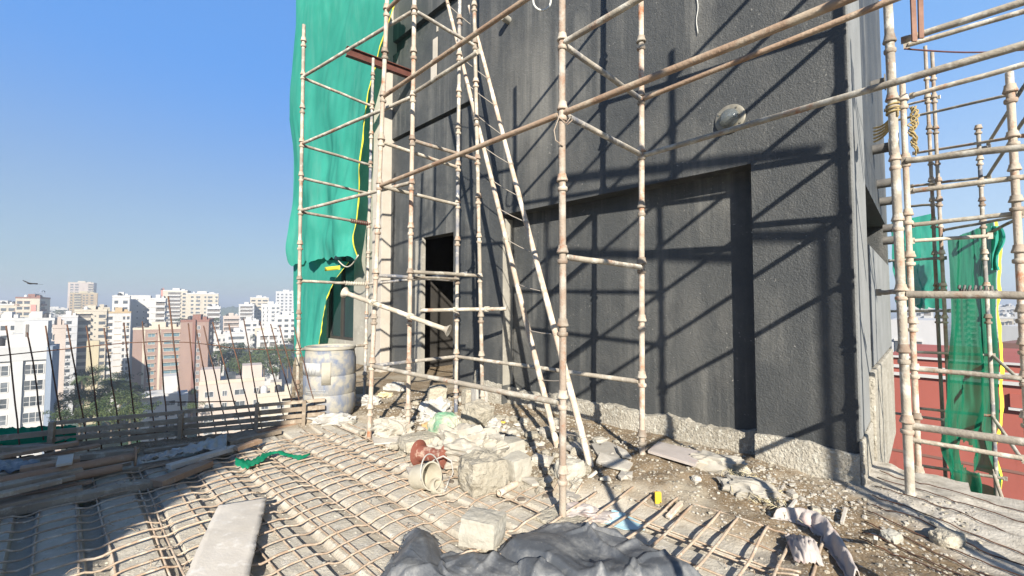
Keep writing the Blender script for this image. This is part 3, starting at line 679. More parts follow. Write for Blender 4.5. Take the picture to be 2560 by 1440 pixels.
# ================================================================ reinforcement over the deck
M['rebar'] = mat('dusty_rebar', (.44, .35, .26), (.31, .22, .15), 6, .8, .5, 90, c3=(.52, .45, .36), s3=14, lo3=.5, hi3=.64, vary=.14)
M['rebar_dark'] = mat('dark_rebar', (.075, .045, .035), (.13, .065, .04), 7, .75, .4, 80, vary=.2)
mesh = thing('rebar_mesh', uv(1.2, -.8), 'mesh of dusty reinforcing bars laid wavy over the ribbed deck', 'rebar mesh')
k = 0; u = -1.34
while u < 3.25:
    v0 = -3.1 + .05 * nz(u * 3, 1); v1 = (.72 if u < -.15 else .42 - .18 * sstep(.2, 1, u)) + .10 * nz(u * 9, 2)
    if u > 2.0: v1 = .05 - .28 * (u - 2.0) + .1 * nz(u * 9, 2)
    n = int((v1 - v0) / .032); pts = []
    uo = .022 * nz(u * 7, 8)
    for i in range(n + 1):
        v = v0 + (v1 - v0) * i / n; t = ((v + .07) / RIB) % 1.0
        sag = -.030 * math.exp(-((t - .19) / .17) ** 2) * (.7 + .5 * nz(u * 5, v * 2.3))
        uu = u + uo * .6 + .03 * nz(v * .9, u * 5) + .007 * nz(v * 4, u * 9)
        p = uv(uu, v); g = gz(p)
        p.z = max(.030 + sag + .008 * nz(v * 2, u * 4), min(g + .010, .09) if sandw(uu, v) > .3 else -1)
        if u < .1: p.z = .045 + .012 * nz(v * .7, u * 3) + .03 * sstep(.2, .75, v)
        pts.append(p)
    b = MB(); b.tube(pts, (.0062 if k % 5 else .0075) if u > .1 else .0085, 6); b.build('rebar', M['rebar'], mesh, smooth=180); k += 1
    u += .148 + .03 * nz(k * 1.7, 5)
v = -3.0; k = 0
while v < .70:
    u0 = -1.30 + .3 * nz(v * 5, 6); u1 = 3.35 + .1 * nz(v * 4, 3)
    if v > .2: u1 = -.25 + .2 * nz(v * 9, 1)
    n = 40; pts = []
    for i in range(n + 1):
        u = u0 + (u1 - u0) * i / n; p = uv(u, v + .02 * nz(u * .8, v * 5)); g = gz(p)
        p.z = max(.010 + .006 * nz(u * 2, v * 3), min(g + .006, .07)); pts.append(p)
    b = MB(); b.tube(pts, .0058, 6); b.build('rebar', M['rebar'], mesh, smooth=180); k += 1
    v += (.17, .13, .21, .05, .18)[k % 5]
# curly tie-wire ends at crossings, one loose mass
b = MB()
for i in range(240):
    u = rnd.uniform(-1.2, 3.0); v = rnd.uniform(-2.6, .3); p = uv(u, v, .03); 
    if sandw(u, v) > .5: continue
    a = rnd.uniform(0, 6.28); b.tube([p + Vector((math.cos(a) * .02 * j + rnd.uniform(-.008, .008), math.sin(a) * .02 * j, .012 * math.sin(j * 1.3))) for j in range(4)], .0022, 4)
tag(b.build('tie_wire_scraps', M['rebar'], smooth=180), 'scraps of thin tie wire scattered over the reinforcing bars', 'wire', kind='stuff')

# ================================================================ slab edge: slatted edge form and starter bars
M['wood'] = mat('grey_timber', (.34, .28, .21), (.24, .19, .14), 3, .9, .5, 40, stretch=(1, 1, 1), c3=(.44, .39, .31), s3=10, lo3=.52, hi3=.66, vary=.16)
M['wood_b'] = mat('brown_timber', (.27, .16, .10), (.36, .25, .17), 4, .85, .4, 40, c3=(.42, .36, .28), s3=9, lo3=.55, hi3=.7, vary=.15)
M['ply'] = mat('pale_board', (.52, .48, .42), (.44, .40, .34), 3, .85, .25, 60, c3=(.58, .55, .50), s3=8, lo3=.55, hi3=.66, vary=.06)
E0 = Vector((-4.50, 4.27, 0)); ED = Vector((2.2, 1.08, 0)).normalized(); EN = Vector((-ED.y, ED.x, 0))
form = thing('edge_form', E0 + ED * 1.0, 'slatted timber edge form of long battens on short posts along the slab edge', 'formwork')
def eb(s0, s1, off, z0, z1, w, h, name, m='wood'):
    b = MB(); q = []
    n = 8; pr = None
    for i in range(n + 1):
        s = s0 + (s1 - s0) * i / n; q.append(E0 + ED * s + EN * (off + .008 * nz(s * 2, z0 * 9)) + Vector((0, 0, z0 + (z1 - z0) * i / n + .008 * nz(s * 1.3, z0 * 7, 2))))
    for i in range(n): b.beam(q[i], q[i + 1], w, h)
    return b.build(name, M[m], form, bevel=.002)
for z, h in ((.055, .05), (.125, .045), (.195, .05), (.285, .035)):
    eb(-.02, 2.46, .045, z, z + rnd.uniform(-.012, .01), .03, h, 'batten')
eb(-2.6, -.03, .05, .06, .08, .035, .06, 'batten'); eb(-2.6, -.04, .06, .15, .19, .03, .05, 'batten')
for s, z in ((0, .31), (1.02, .29), (1.73, .325), (2.22, .30)):
    b = MB(); q = E0 + ED * s; b.beam(q + Vector((0, 0, -.02)), q + Vector((.01, 0, z)), .055, .04, (ED.x, ED.y, 0)); b.build('post', M['wood'], form, bevel=.003)
dr = []
DOW = [(60, 145, 570, 1440), (232, 340, 625, 1380), (372, 500, 570, 1345), (550, 680, 560, 1330), (708, 800, 570, 1320), (850, 955, 590, 1290), (1012, 1095, 545, 1280), (1160, 1245, 535, 1270), (1303, 1355, 560, 1265), (1378, 1482, 330, 1250), (1542, 1605, 550, 1235), (1600, 1720, 570, 1225), (1665, 1812, 570, 1215), (1743, 1915, 540, 1195), (1870, 2020, 555, 1190), (1995, 2105, 515, 1185), (2125, 2285, 530, 1170), (2212, 2380, 555, 1165), (2285, 2440, 570, 1160), (2405, 2560, 580, 1160)]
for i, (xt, xb, yt, yb) in enumerate(DOW):
    X0, Y0 = xb / 3.272, 640 + yb / 3.272; X1, Y1 = xt / 3.272, 640 + yt / 3.272
    dd = 4.36 + (X0 - 134) / 600 * 1.0
    p0 = at(X0, Y0, dd); p1 = at(X1, Y1, dd + .04); e = (p0 - p1).normalized(); p0 = p0 + e * ((p0.z + .12) / -e.z if e.z < -.1 else 0)
    b = MB(); n = 9; b.tube([p0.lerp(p1, j / n) + Vector((.012 * nz(i * 3, j * .5), .012 * nz(i, j * .4, 3), 0)) for j in range(n + 1)], .0065 if i != 9 else .008, 6)
    o = b.build('starter_bar', M['rebar_dark'], smooth=180); dr.append(o)
    tag(o, 'tallest rusty starter bar standing up beyond the slatted edge form' if i == 9 else 'thin rusty starter bar leaning out beyond the slatted edge form', 'rebar', 'starter bars along the slab edge')
pts = [at(x, y, 4.42 + (x - 0) / 740 * 1.3) for x, y in ((-60, 893), (0, 889), (80, 881), (160, 873), (240, 864), (320, 857), (400, 854), (470, 856), (530, 862), (585, 871), (640, 873), (700, 875), (752, 876))]
b = MB(); b.tube(pts, .006, 6); tag(b.build('tie_bar', M['rebar_dark'], smooth=180), 'long thin bar tied level across all the starter bars', 'rebar')
b = MB(); b.tube([at(424, 1005, 4.95), at(500, 1005, 5.0), at(590, 1003, 5.1)], .006, 6); tag(b.build('tie_bar', M['rebar_dark'], smooth=180), 'short thin bar lying level just above the edge form', 'rebar')

# ================================================================ timber, tubes and boards stacked by the edge (in shade)
TB = [ # x0,y0,x1,y1 (image), z, width, thickness, material, label
 (-120, 1172, 345, 1128, .05, .09, .05, 'wood', 'long grey plank lying right along the foot of the edge form'),
 (-120, 1128, 128, 1118, .10, .07, .05, 'wood', 'pale rough batten leaning beside the first form post'),
 (-150, 1252, 205, 1175, .12, .12, .045, 'wood', 'wide thick plank on top of the stack in the left corner'),
 (50, 1175, 200, 1148, .16, .10, .04, 'wood_b', 'brown box-edged plank topmost on the left stack'),
 (-150, 1300, 205, 1222, .06, .09, .04, 'wood', 'narrow grey plank below the left stack'),
 (-200, 1318, 400, 1205, .03, .11, .06, 'wood', 'long heavy timber bordering the reinforcing bars on the left'),
 (390, 1210, 520, 1158, .045, .12, .05, 'wood_b', 'short reddish brown timber with cement splashes at the end of the heavy timber'),
 (215, 1190, 590, 1128, .02, .10, .03, 'wood', 'grey plank running from the shade into the sun'),
 (420, 1168, 590, 1118, .06, .08, .04, 'ply', 'pale sunlit plank with a broken dark end'),
 (570, 1108, 700, 1078, .03, .08, .04, 'wood', 'sunlit grey batten before the form'),
 (590, 1122, 650, 1102, .08, .07, .04, 'wood_b', 'short brown offcut with a yellow end'),
 (360, 1128, 560, 1100, .03, .07, .03, 'wood', 'half-shaded batten under the white cloth'),
 (330, 1085, 640, 1068, .02, .06, .03, 'wood_b', 'thin brown batten at the foot of the form'),
 (640, 1082, 830, 1040, .02, .06, .03, 'wood_b', 'rust brown strip leading from the form to the white sack'),
 (705, 1000, 818, 990, .22, .10, .015, 'wood_b', 'thin rusty plank on the form corner in front of the blue drum'),
]
r4 = random.Random(4)
for k in range(11):
    x0 = r4.uniform(-260, 60); y0 = r4.uniform(1130, 1290) ; L_ = r4.uniform(180, 420); TB.append((x0, y0, x0 + L_, y0 - L_ * r4.uniform(.17, .24), r4.uniform(.02, .15), r4.uniform(.04, .09), r4.uniform(.02, .045), ('wood', 'wood_b', 'wood')[k % 3], 'rough shaded batten lying loose in the timber stack at the left'))
for x0, y0, x1, y1, z, w_, h_, m, lab in TB:
    a_ = G(x0, y0, z); c_ = G(x1, y1, z); b = MB(); n = 5
    for i in range(n):
        s0, s1 = a_.lerp(c_, i / n), a_.lerp(c_, (i + 1) / n); b.beam(s0, s1, w_ * (1 + .05 * nz(i, z * 50)), h_)
    o = tag(b.build('plank', M[m], bevel=.003), lab, 'plank', 'timbers stacked along the slab edge')
def tubething(name, p0, p1, r, m, label, cat, hollow=True, group=None, flange=False):
    b = MB(); p0, p1 = Vector(p0), Vector(p1); d = (p1 - p0).normalized(); L_ = (p1 - p0).length
    b.lathe([(r * .8, .02), (r * .8, 0), (r, 0), (r, L_), (r * .8, L_), (r * .8, L_ - .1), (0, L_ - .1)], p0, 14, d)
    if flange: b.lathe([(r, L_ - .012), (r * 2.4, L_ - .012), (r * 2.4, L_), (r, L_)], p0, 18, d)
    return tag(b.build(name, M[m], smooth=40), label, cat, group)
tubething('prop_tube', G(-60, 1215, .14), G(340, 1140, .14), .035, 'wood_b', 'brown steel prop with a round end plate lying in the shade on the plank stack', 'prop', flange=True)
tubething('prop_tube', G(-20, 1235, .09), G(305, 1168, .09), .032, 'wood_b', 'brown open-ended steel tube lying in the shade beside the flanged prop', 'tube')
b = MB(); b.beam(G(160, 1162, .2), G(165, 1140, .22), .09, .02); tag(b.build('offcut', M['ply'], bevel=.003), 'small pale board offcut standing across the left stack', 'board')
# long pale board lying on the bars, warped and chipped at one side
pb0, pb1 = G(608, 1256, .06), G(535, 1470, .05); bd = (pb1 - pb0); ba = bd.normalized().cross(Vector((0, 0, 1))).normalized(); wl_, wr_ = G(556, 1256, .06), G(659, 1256, .06); hw = (wr_ - wl_).length / 2
n, mm = 40, 9; rows = []
for i in range(n + 1):
    row = []
    for j in range(mm + 1):
        t = j / mm * 2 - 1; e = hw * t
        if j == mm: e += .012 * nz(i * .45, 3) + .006 * nz(i * 1.7, 8)
        if j == 0: e += .005 * nz(i * .3, 5)
        q = pb0 + bd * (i / n) - ba * e; q.z += .012 * math.sin(i / n * 3.1) + .004 * nz(i * .2, j * .5)
        if i == 0: q += bd.normalized() * .012 * nz(j * .9, 4)
        row.append(q)
    rows.append(row)
b = MB(); b.grid(rows); o = b.build('board', M['ply'], smooth=40, solid=.022); tag(o, 'long pale cement-stained board lying loose on the reinforcing bars', 'board')

# ================================================================ drum
M['drum'] = mat('blue_plastic_drum', (.27, .26, .235), (.20, .215, .25), 4, .6, .2, 30, lo=.4, hi=.6, c3=(.125, .16, .235), s3=6, lo3=.45, hi3=.64, c4=(.34, .32, .27), s4=6, lo4=.46, hi4=.58, stretch=(1.6, 1.6, .45))
M['cement'] = mat('dry_cement', (.38, .355, .295), (.31, .285, .23), 5, .9, .4, 60)
dc = at(824, 1012, 5.75); dc.z = gz(dc); drum = thing('drum', dc, 'dirty blue plastic drum smeared with cement, standing by the end of the edge form', 'drum')
b = MB(); b.lathe([(.0, .0), (.27, .0), (.29, .02), (.295, .06), (.318, .10), (.322, .28), (.312, .30), (.322, .32), (.325, .52), (.314, .54), (.324, .56), (.320, .74), (.306, .80), (.300, .86), (.302, .88)], dc, 48)
b.lathe([(.302, .88), (.286, .885), (.28, .60), (.27, .06), (0, .06)], dc, 48)
b.build('body', M['drum'], drum, smooth=50)
b = MB(); b.lathe([(.296, .865), (.314, .868), (.318, .885), (.314, .902), (.298, .906), (.288, .90), (.286, .87)], dc, 48); b.build('rim', M['cement'], drum, smooth=60)
b = MB(); b.lathe([(0, .862), (.12, .858), (.25, .85), (.284, .862)], dc, 32); b.build('lid', M['cement'], drum, smooth=60)
def wraplab(a0, a1, z0, z1, mt, name, r=.3275):
    b = MB(); rows = [[dc + Vector((math.cos(t) * r, math.sin(t) * r, z)) for t in [a0 + (a1 - a0) * i / 14 for i in range(15)]] for z in (z0, z1)]
    b.grid(rows); return b.build(name, mt, drum, smooth=180, solid=.002)
M['label'] = mat('worn_label', (.48, .48, .46), (.34, .34, .33), 14, .7)
lo_ = wraplab(R(205), R(272), .56, .71, M['label'], 'paper_label', .3262)
M['ink'] = mat('grey_ink', (.22, .23, .26), rough=.8)
b = MB()
for i in range(6):
    t = R(212 + i * 9.5); rows = []
    for z in (.575, .695):
        tt = t + (z - .575) * .7; rows.append([dc + Vector((math.cos(tt + e) * .3285, math.sin(tt + e) * .3285, z)) for e in (0, .016)])
    b.grid(rows)
b.build('label_stripes', M['ink'], lo_, smooth=180, solid=.001)
sp = wraplab(R(275), R(294), .44, .72, M['cement'], 'cement_splash', .327)
b = MB()
for r0, z in ((0, .335), (1, .365), (2, .20), (3, .165), (4, .235)):
    t = R(236); kk = 0
    while t < R(288 - 6 * r0):
        wd = .012 + .03 * rnd.random(); b.grid([[dc + Vector((math.cos(t + e) * .3265, math.sin(t + e) * .3265, zz2)) for e in (0, wd)] for zz2 in (z, z + .012)]); t += wd + .012
b.build('print_lines', M['label'], drum, smooth=180, solid=.001)

# ================================================================ green nets
M['net'] = net_mat('green_net', (.045, .33, .25), (.075, .46, .36), 1.0, .42)
M['net2'] = net_mat('green_net_thin', (.010, .15, .08), (.018, .21, .115), .90, .45)
M['net3'] = net_mat('green_net_mid', (.015, .24, .16), (.03, .33, .23), .92, .45)
M['net_y'] = mat('yellow_hem', (.80, .72, .05), (.70, .60, .05), 6, .8)
M['net_dark'] = net_mat('green_net_old', (.01, .20, .10), (.02, .28, .15), 1.0, .3)
vN = 2.2
def hang(name, label, left, right, v, m, hem=True, nu=60, nv=90, fold=.05, hemw=.05, seed=0, depth=None, hole=None, group=None, alt='hanging nets'):
    # left/right: image polylines (y ascending), net hung in the plane v (or at a depth)
    def xat(pl, y):
        for (xa, ya), (xb, yb) in zip(pl, pl[1:]):
            if y <= yb: return xa + (xb - xa) * (y - ya) / (yb - ya)
        return pl[-1][0]
    def pt(x, y): return W(x, y, v) if depth is None else at(x, y, depth)
    rows = []; y0 = max(left[0][1], right[0][1])
    for j in range(nv + 1):
        row = []
        for i in range(nu + 1):
            s = i / nu
            yt = left[0][1] * (1 - s) + right[0][1] * s; yb = left[-1][1] * (1 - s) + right[-1][1] * s + 18 * nz(s * 7, seed) + 12 * nz(s * 19, seed)
            y = yt + (yb - yt) * j / nv; xl, xr = xat(left, y), xat(right, y); x = xl + (xr - xl) * s
            q = pt(x, y); t = j / nv
            f = fold * (math.sin(s * 15 + 1.4 * nz(t * 1.5, seed) * 3 + seed) * .45 + .9 * nz(s * 6 + t * .8, t * 1.2, seed)) * (.5 + .8 * t)
            f += fold * 1.1 * nz(s * 9 + t * 5, t * 7 - s * 3, seed + 5) * t * t + fold * .25 * nz(s * 30, t * 6, seed + 7)
            q = q + (V if depth is None else Vector((0, 1, 0))) * f
            if hole and hole(s, t): q = None
            row.append(q)
        rows.append(row)
    o = thing(name, pt(left[-1][0], left[-1][1]), label, 'net', group)
    b = MB(); b.grid(rows); b.build('sheet', M[m], o, smooth=180)
    if hem:
        b = MB(); e = []
        for j in range(nv + 1):
            q0 = rows[j][-1]
            if q0 is None: continue
            wv = hemw * (.7 + .5 * nz(j * .12, seed)); tw = (V if depth is None else Vector((0, 1, 0)))
            e.append([q0 - tw * .015, q0 + (-U if depth is None else Vector((1, 0, 0))) * wv - tw * (.015 + .03 * nz(j * .2, seed + 2))])
        b.grid(e); b.build('hem', M['net_y'], o, smooth=180)
    return o
hang('debris_net', 'big bright green net with yellow hem hanging down the left end of the building',
     [(738, -40), (738, 60), (724, 300), (731, 360), (731, 530), (727, 590), (722, 655)], [(1002, -40), (985, 40), (955, 118), (925, 235), (914, 330), (898, 430), (884, 520), (876, 590), (882, 640)], vN, 'net', fold=.13, seed=1, hemw=.08)
hang('debris_net', 'lower paler green net showing below the big net, with yellow right hem',
     [(733, 640), (735, 800), (737, 988)], [(872, 655), (838, 700), (818, 740), (806, 800), (797, 860), (792, 985)], 2.40, 'net', fold=.05, seed=4, hemw=.05)
b = MB(); q = []
for i in range(0):   # bunched end of the net
    q.append(W(785 + 6 * nz(i * .5, 1) + i * 4.2, 600 + 62 * math.sin(min(1, i / 12) * 1.57) + 8 * nz(i * .8, 4), vN - .12))
b.bm.free()
b = MB(); b.tube([W(846 + 50 * i / 12, 652 + 22 * math.sin(math.pi * i / 12) - 1.2 * i, vN - .15) for i in range(13)], .014, 6); tag(b.build('rope_tie', M['rope_w'], smooth=180), 'slack rope tying the net bottom back to the building', 'rope')
b = MB(); b.grid([[W(812 + 38 * i / 6, 668 - 4 * i / 6 + 10 * j + 3 * nz(i, j), vN - .1 + .03 * nz(i, j, 2)) for i in range(7)] for j in range(2)]); tag(b.build('hem_strip', M['net_y'], smooth=180, solid=.003), 'torn yellow hem strip caught below the net', 'net hem')
for cx_, cy_, wx, wy, sd_, lb in ((60, 1092, 130, 34, 2, 'old dark green net heaped over the boards at the far left of the form'),):
    rows = []
    for i in range(40):
        row = []
        for j in range(14):
            x = cx_ - wx + 2 * wx * i / 39; y = cy_ + wy * (j / 13 - .5) * (1 - .25 * i / 39) - 12 * i / 39
            q = G(x, y, .14); q.z = .10 + .10 * math.sin(j / 13 * 3.14) + .03 * nz(i * .5, j * .6, sd_); row.append(q)
        rows.append(row)
    b = MB(); b.grid(rows); tag(b.build('net_heap', M['net_dark'], smooth=180, solid=.004), lb, 'net')
rg = []
for i in range(46):
    row = []
    for j in range(9):
        t = i / 45; x = 588 + 188 * t; y = 1152 - 22 * t + 10 * math.sin(t * 9) ; wd = 15 * (1 - .8 * t) * (.55 + 1.0 * abs(nz(i * .33, 2))) * (.35 if .48 < t < .58 else 1)
        q = G(x, y + (j / 8 - .5) * 2 * wd, .05); q.z = .042 + .022 * abs(nz(i * .6, j * .8, 7)) + .012 * (1 - abs(j / 4 - 1)); row.append(q)
    rg.append(row)
b = MB(); b.grid(rg); tag(b.build('net_scrap', M['net_dark'], smooth=180, solid=.003), 'scrap of green net trailing over the reinforcing bars', 'net')
# right hand nets
hang('debris_net', 'high green net between building corner and double standards', [(2226, 556), (2228, 640), (2232, 778)], [(2338, 532), (2356, 620), (2358, 768)], 0, 'net3', hem=False, depth=6.6, fold=.10, seed=11, nv=50, nu=40)
hang('debris_net', 'long torn see-through green net hanging in front of the red building', [(2372, 600), (2374, 760), (2366, 900), (2362, 1020), (2356, 1110), (2374, 1260)], [(2478, 556), (2490, 640), (2482, 700), (2486, 860), (2492, 1000), (2480, 1100), (2488, 1260)], 0, 'net2', depth=5.72, fold=.11, seed=15, hemw=.06,
     hole=lambda s, t: (((s - .48) / .16) ** 2 + ((t - .83 - .25 * (s - .48)) / .045) ** 2 < 1) or (((s - .75) / .14) ** 2 + ((t - .905 - .1 * (s - .75)) / .014) ** 2 < 1))
rows = []
for i in range(24):
    row = []
    for j in range(8):
        t = i / 23; x = 2478 + (j / 7) * (26 + 10 * math.sin(t * 6)) ; y = 565 + 110 * t
        q = at(x, y, 5.6 + .06 * math.sin(j * 1.5 + t * 4)); row.append(q)
    rows.append(row)
b = MB(); b.grid(rows); tag(b.build('net_tail', M['net'], smooth=180), 'bright loose tail of green net knotted on the far standard', 'net')
# ================================================================ debris on the floor
M['stone'] = mat('rubble_concrete', (.42, .385, .31), (.33, .30, .235), 5, .95, 1.0, 28, c3=(.30, .265, .205), s3=9, lo3=.55, hi3=.68, vary=.12, bdist=.03)
M['block'] = mat('pale_block', (.42, .40, .34), (.33, .305, .25), 6, .92, .8, 40, vary=.08)
M['sack'] = mat('woven_sack', (.40, .375, .32), (.31, .285, .235), 5, .85, .35, 90, c3=(.46, .40, .32), s3=5, lo3=.56, hi3=.7, vary=.06)
M['white'] = mat('white_plastic', (.44, .43, .40), (.33, .315, .285), 6, .6, .25, 60, vary=.05)
M['pink'] = mat('pinkish_sack', (.46, .41, .375), (.38, .34, .31), 6, .8, .3, 70, c3=(.46, .30, .27), s3=5, lo3=.56, hi3=.72)
M['greensack'] = mat('green_sack', (.13, .30, .18), (.44, .42, .33), 4, .8, .4, 70, lo=.42, hi=.58, c3=(.05, .16, .11), s3=7, lo3=.56, hi3=.66)
M['tarp'] = mat('black_tarp', (.062, .069, .078), (.10, .106, .114), 3, .50, .35, 35, c3=(.22, .22, .21), s3=6, lo3=.48, hi3=.72, c4=(.34, .32, .28), s4=90, lo4=.66, hi4=.74, spec=.45)
M['red_pl'] = mat('red_plastic', (.21, .06, .04), (.17, .07, .05), 8, .55, .2, 60, c3=(.46, .36, .28), s3=11, lo3=.55, hi3=.7)
M['dark_bits'] = mat('dark_bits', (.10, .085, .07), (.17, .14, .11), 9, .9)
M['chip'] = mat('cement_chip', (.46, .43, .37), (.36, .33, .28), 8, .92, .4, 70, vary=.1)
M['straw'] = mat('yellow_straw', (.52, .45, .26), (.46, .41, .30), 9, .9, vary=.12)
M['blue_p'] = mat('pale_blue_film', (.30, .55, .66), (.42, .58, .62), 9, .6)
M['yel'] = mat('yellow_plastic', (.72, .48, .04), rough=.5)
M['orange'] = mat('orange_dirt', (.50, .32, .14), (.42, .28, .14), 9, .9)

def rock(name, label, cat, px, py, w, d, h, yaw, m='stone', seed=0, sink=.02, rough=.05, boxy=.75, zoff=0, tilt=0, group=None, bevel=0):
    p = GG(px, py); b = bmesh.new(); bmesh.ops.create_cube(b, size=2); bmesh.ops.subdivide_edges(b, edges=b.edges[:], cuts=15, use_grid_fill=True)
    Rm = Matrix.Rotation(yaw, 3, 'Z') @ Matrix.Rotation(tilt, 3, 'X')
    rc = random.Random(seed * 13 + 5); CO = {(i_, j_, k_): Vector((rc.uniform(-.22, .12), rc.uniform(-.22, .12), rc.uniform(-.24, .10))) for i_ in (0, 1) for j_ in (0, 1) for k_ in (0, 1)}
    for v in b.verts:
        c = v.co.copy(); off = Vector((0, 0, 0))
        for (i_, j_, k_), o_ in CO.items():
            wt = ((1 + c.x) / 2 if i_ else (1 - c.x) / 2) * ((1 + c.y) / 2 if j_ else (1 - c.y) / 2) * ((1 + c.z) / 2 if k_ else (1 - c.z) / 2)
            off += Vector((o_.x * (1 if i_ else -1), o_.y * (1 if j_ else -1), o_.z * (1 if k_ else -1))) * wt
        c = c + off
        s = c.normalized() * 1.25; c = c * boxy + s * (1 - boxy)
        k = Vector((c.x * w / 2, c.y * d / 2, c.z * h / 2)); nrm = c.normalized(); mn = min(w, d, h)
        k += nrm * mn * rough * (noise.fractal(c * 1.3 + Vector((seed * 7.1, 3, 1)), 1, 2, 6) * 1.1 + .45 * (1 - 2 * abs(noise.noise(c * 2.6 + Vector((seed, 4, 0))))) + .30 * noise.noise(c * 9 + Vector((seed, 0, 0))))
        v.co = Rm @ k
    zm = min(v.co.z for v in b.verts)
    for v in b.verts: v.co.z -= zm
    o_ = MB(); o_.bm.free(); o_.bm = b; ob = o_.build(name, M[m], smooth=32, loc=(0, 0, 0)); ob.location = (p.x, p.y, p.z - sink + zoff)
    return tag(ob, label, cat, group)
g1 = 'broken concrete lumps'
rock('concrete_lump', 'big roughly broken concrete lump, lower right of the white woven sack', 'rubble', 1203, 1226, .32, .28, .27, .5, 'stone', 1, .03, .09, .62, group=g1)
rock('concrete_block', 'clean pale block standing upright with a shadow stripe down it', 'block', 1292, 1194, .19, .16, .20, .75, 'block', 2, .01, .03, .86, group=g1)
rock('concrete_block', 'flat pale block lying behind the upright striped block', 'block', 1268, 1135, .30, .22, .15, .5, 'block', 3, .02, .03, .85, group=g1)
rock('concrete_block', 'angular grey block tilted above the green sack', 'block', 1192, 1072, .28, .24, .28, .9, 'stone', 4, .03, .06, .7, tilt=.3, group=g1)
rock('concrete_lump', 'rounded concrete lump alone in front of the doorway', 'rubble', 1094, 1002, .27, .2, .23, .2, 'stone', 5, .02, .05, .72, group=g1)
rock('concrete_block', 'white-sided block standing by the doorway standard', 'block', 1196, 1008, .20, .16, .24, .7, 'white', 6, .02, .03, .85, group=g1)
rock('concrete_block', 'dull grey block beside the white-sided block', 'block', 1168, 1008, .13, .13, .22, .6, 'stone', 7, .02, .04, .8, group=g1)
rock('concrete_lump', 'round topped lump perched on the pile by the far standard', 'rubble', 1204, 985, .22, .18, .36, .3, 'stone', 8, .02, .07, .6, group=g1)
rock('concrete_lump', 'lump behind the far standard against the black wall', 'rubble', 1224, 975, .22, .16, .34, .9, 'stone', 9, .02, .07, .6, group=g1)
rock('concrete_lump', 'dark lump in the shadow beside the doorway', 'rubble', 1166, 962, .26, .2, .24, .9, 'plinth', 10, .02, .07, .65, group=g1)
rock('concrete_block', 'square white-topped block on the black sheet edge', 'block', 1204, 1362, .24, .19, .15, -.35, 'block', 11, .0, .05, .82, zoff=.02, group=g1)
rock('concrete_lump', 'flat broad lump beneath the red spool', 'rubble', 1052, 1112, .42, .30, .12, .6, 'stone', 12, .03, .06, .75, group=g1)
rock('concrete_lump', 'small lump at the foot of the leaning ladder', 'rubble', 1425, 1190, .20, .16, .14, .6, 'block', 13, .03, .08, .6, group=g1)
rock('concrete_lump', 'loose slab beneath the big broken lump', 'rubble', 1150, 1168, .12, .14, .18, .5, 'stone', 14, .02, .05, .8, group=g1)
rock('concrete_lump', 'flat slab of cement right of the upright block', 'rubble', 1352, 1208, .36, .2, .05, .3, 'stone', 15, .02, .06, .8, group=g1)
rock('concrete_lump', 'small pale lump in the sand under the wall corner', 'rubble', 1740, 1202, .06, .05, .04, .3, 'chip', 16, .01, .1, .5, group=g1)
rock('concrete_lump', 'blue grey lump on the sloping ledge at the right', 'rubble', 2372, 1360, .16, .10, .08, .3, 'stone', 17, .02, .08, .55, group=g1)
for i, (x, y, s) in enumerate(((1330, 1098, .10), (1370, 1090, .12), (1310, 1060, .09), (1440, 1105, .11), (1350, 1160, .10), (1500, 1110, .09), (1560, 1190, .05), (1150, 1005, .10), (1120, 1010, .07), (1040, 1010, .07), (1330, 1020, .08), (1390, 1060, .09), (1460, 1180, .08), (1690, 1230, .05), (2230, 1350, .07), (2040, 1280, .05), (1980, 1240, .05), (1080, 1130, .08), (985, 1120, .07), (1010, 1170, .06), (880, 1060, .07), (905, 1085, .06), (1240, 1062, .08), (1280, 1085, .07), (1545, 1225, .05), (1420, 1250, .07))):
    rock('rubble_piece', 'fist-sized piece of broken concrete lying in the rubble', 'rubble', x, y, s * 1.3, s, s * .7, i * .7, ('stone', 'chip', 'block')[i % 3], 30 + i, .01, .12, .55, group='small rubble pieces')
# plate under the nearest standard
b = MB(); q = G(1404, 1292, .03)
b.obox(q + Vector((0, 0, -.012)), U * .15, V * .12, (0, 0, .012)); tag(b.build('base_board', M['stone'], bevel=.004), 'flat cement-caked board under the foot of the nearest standard', 'board')

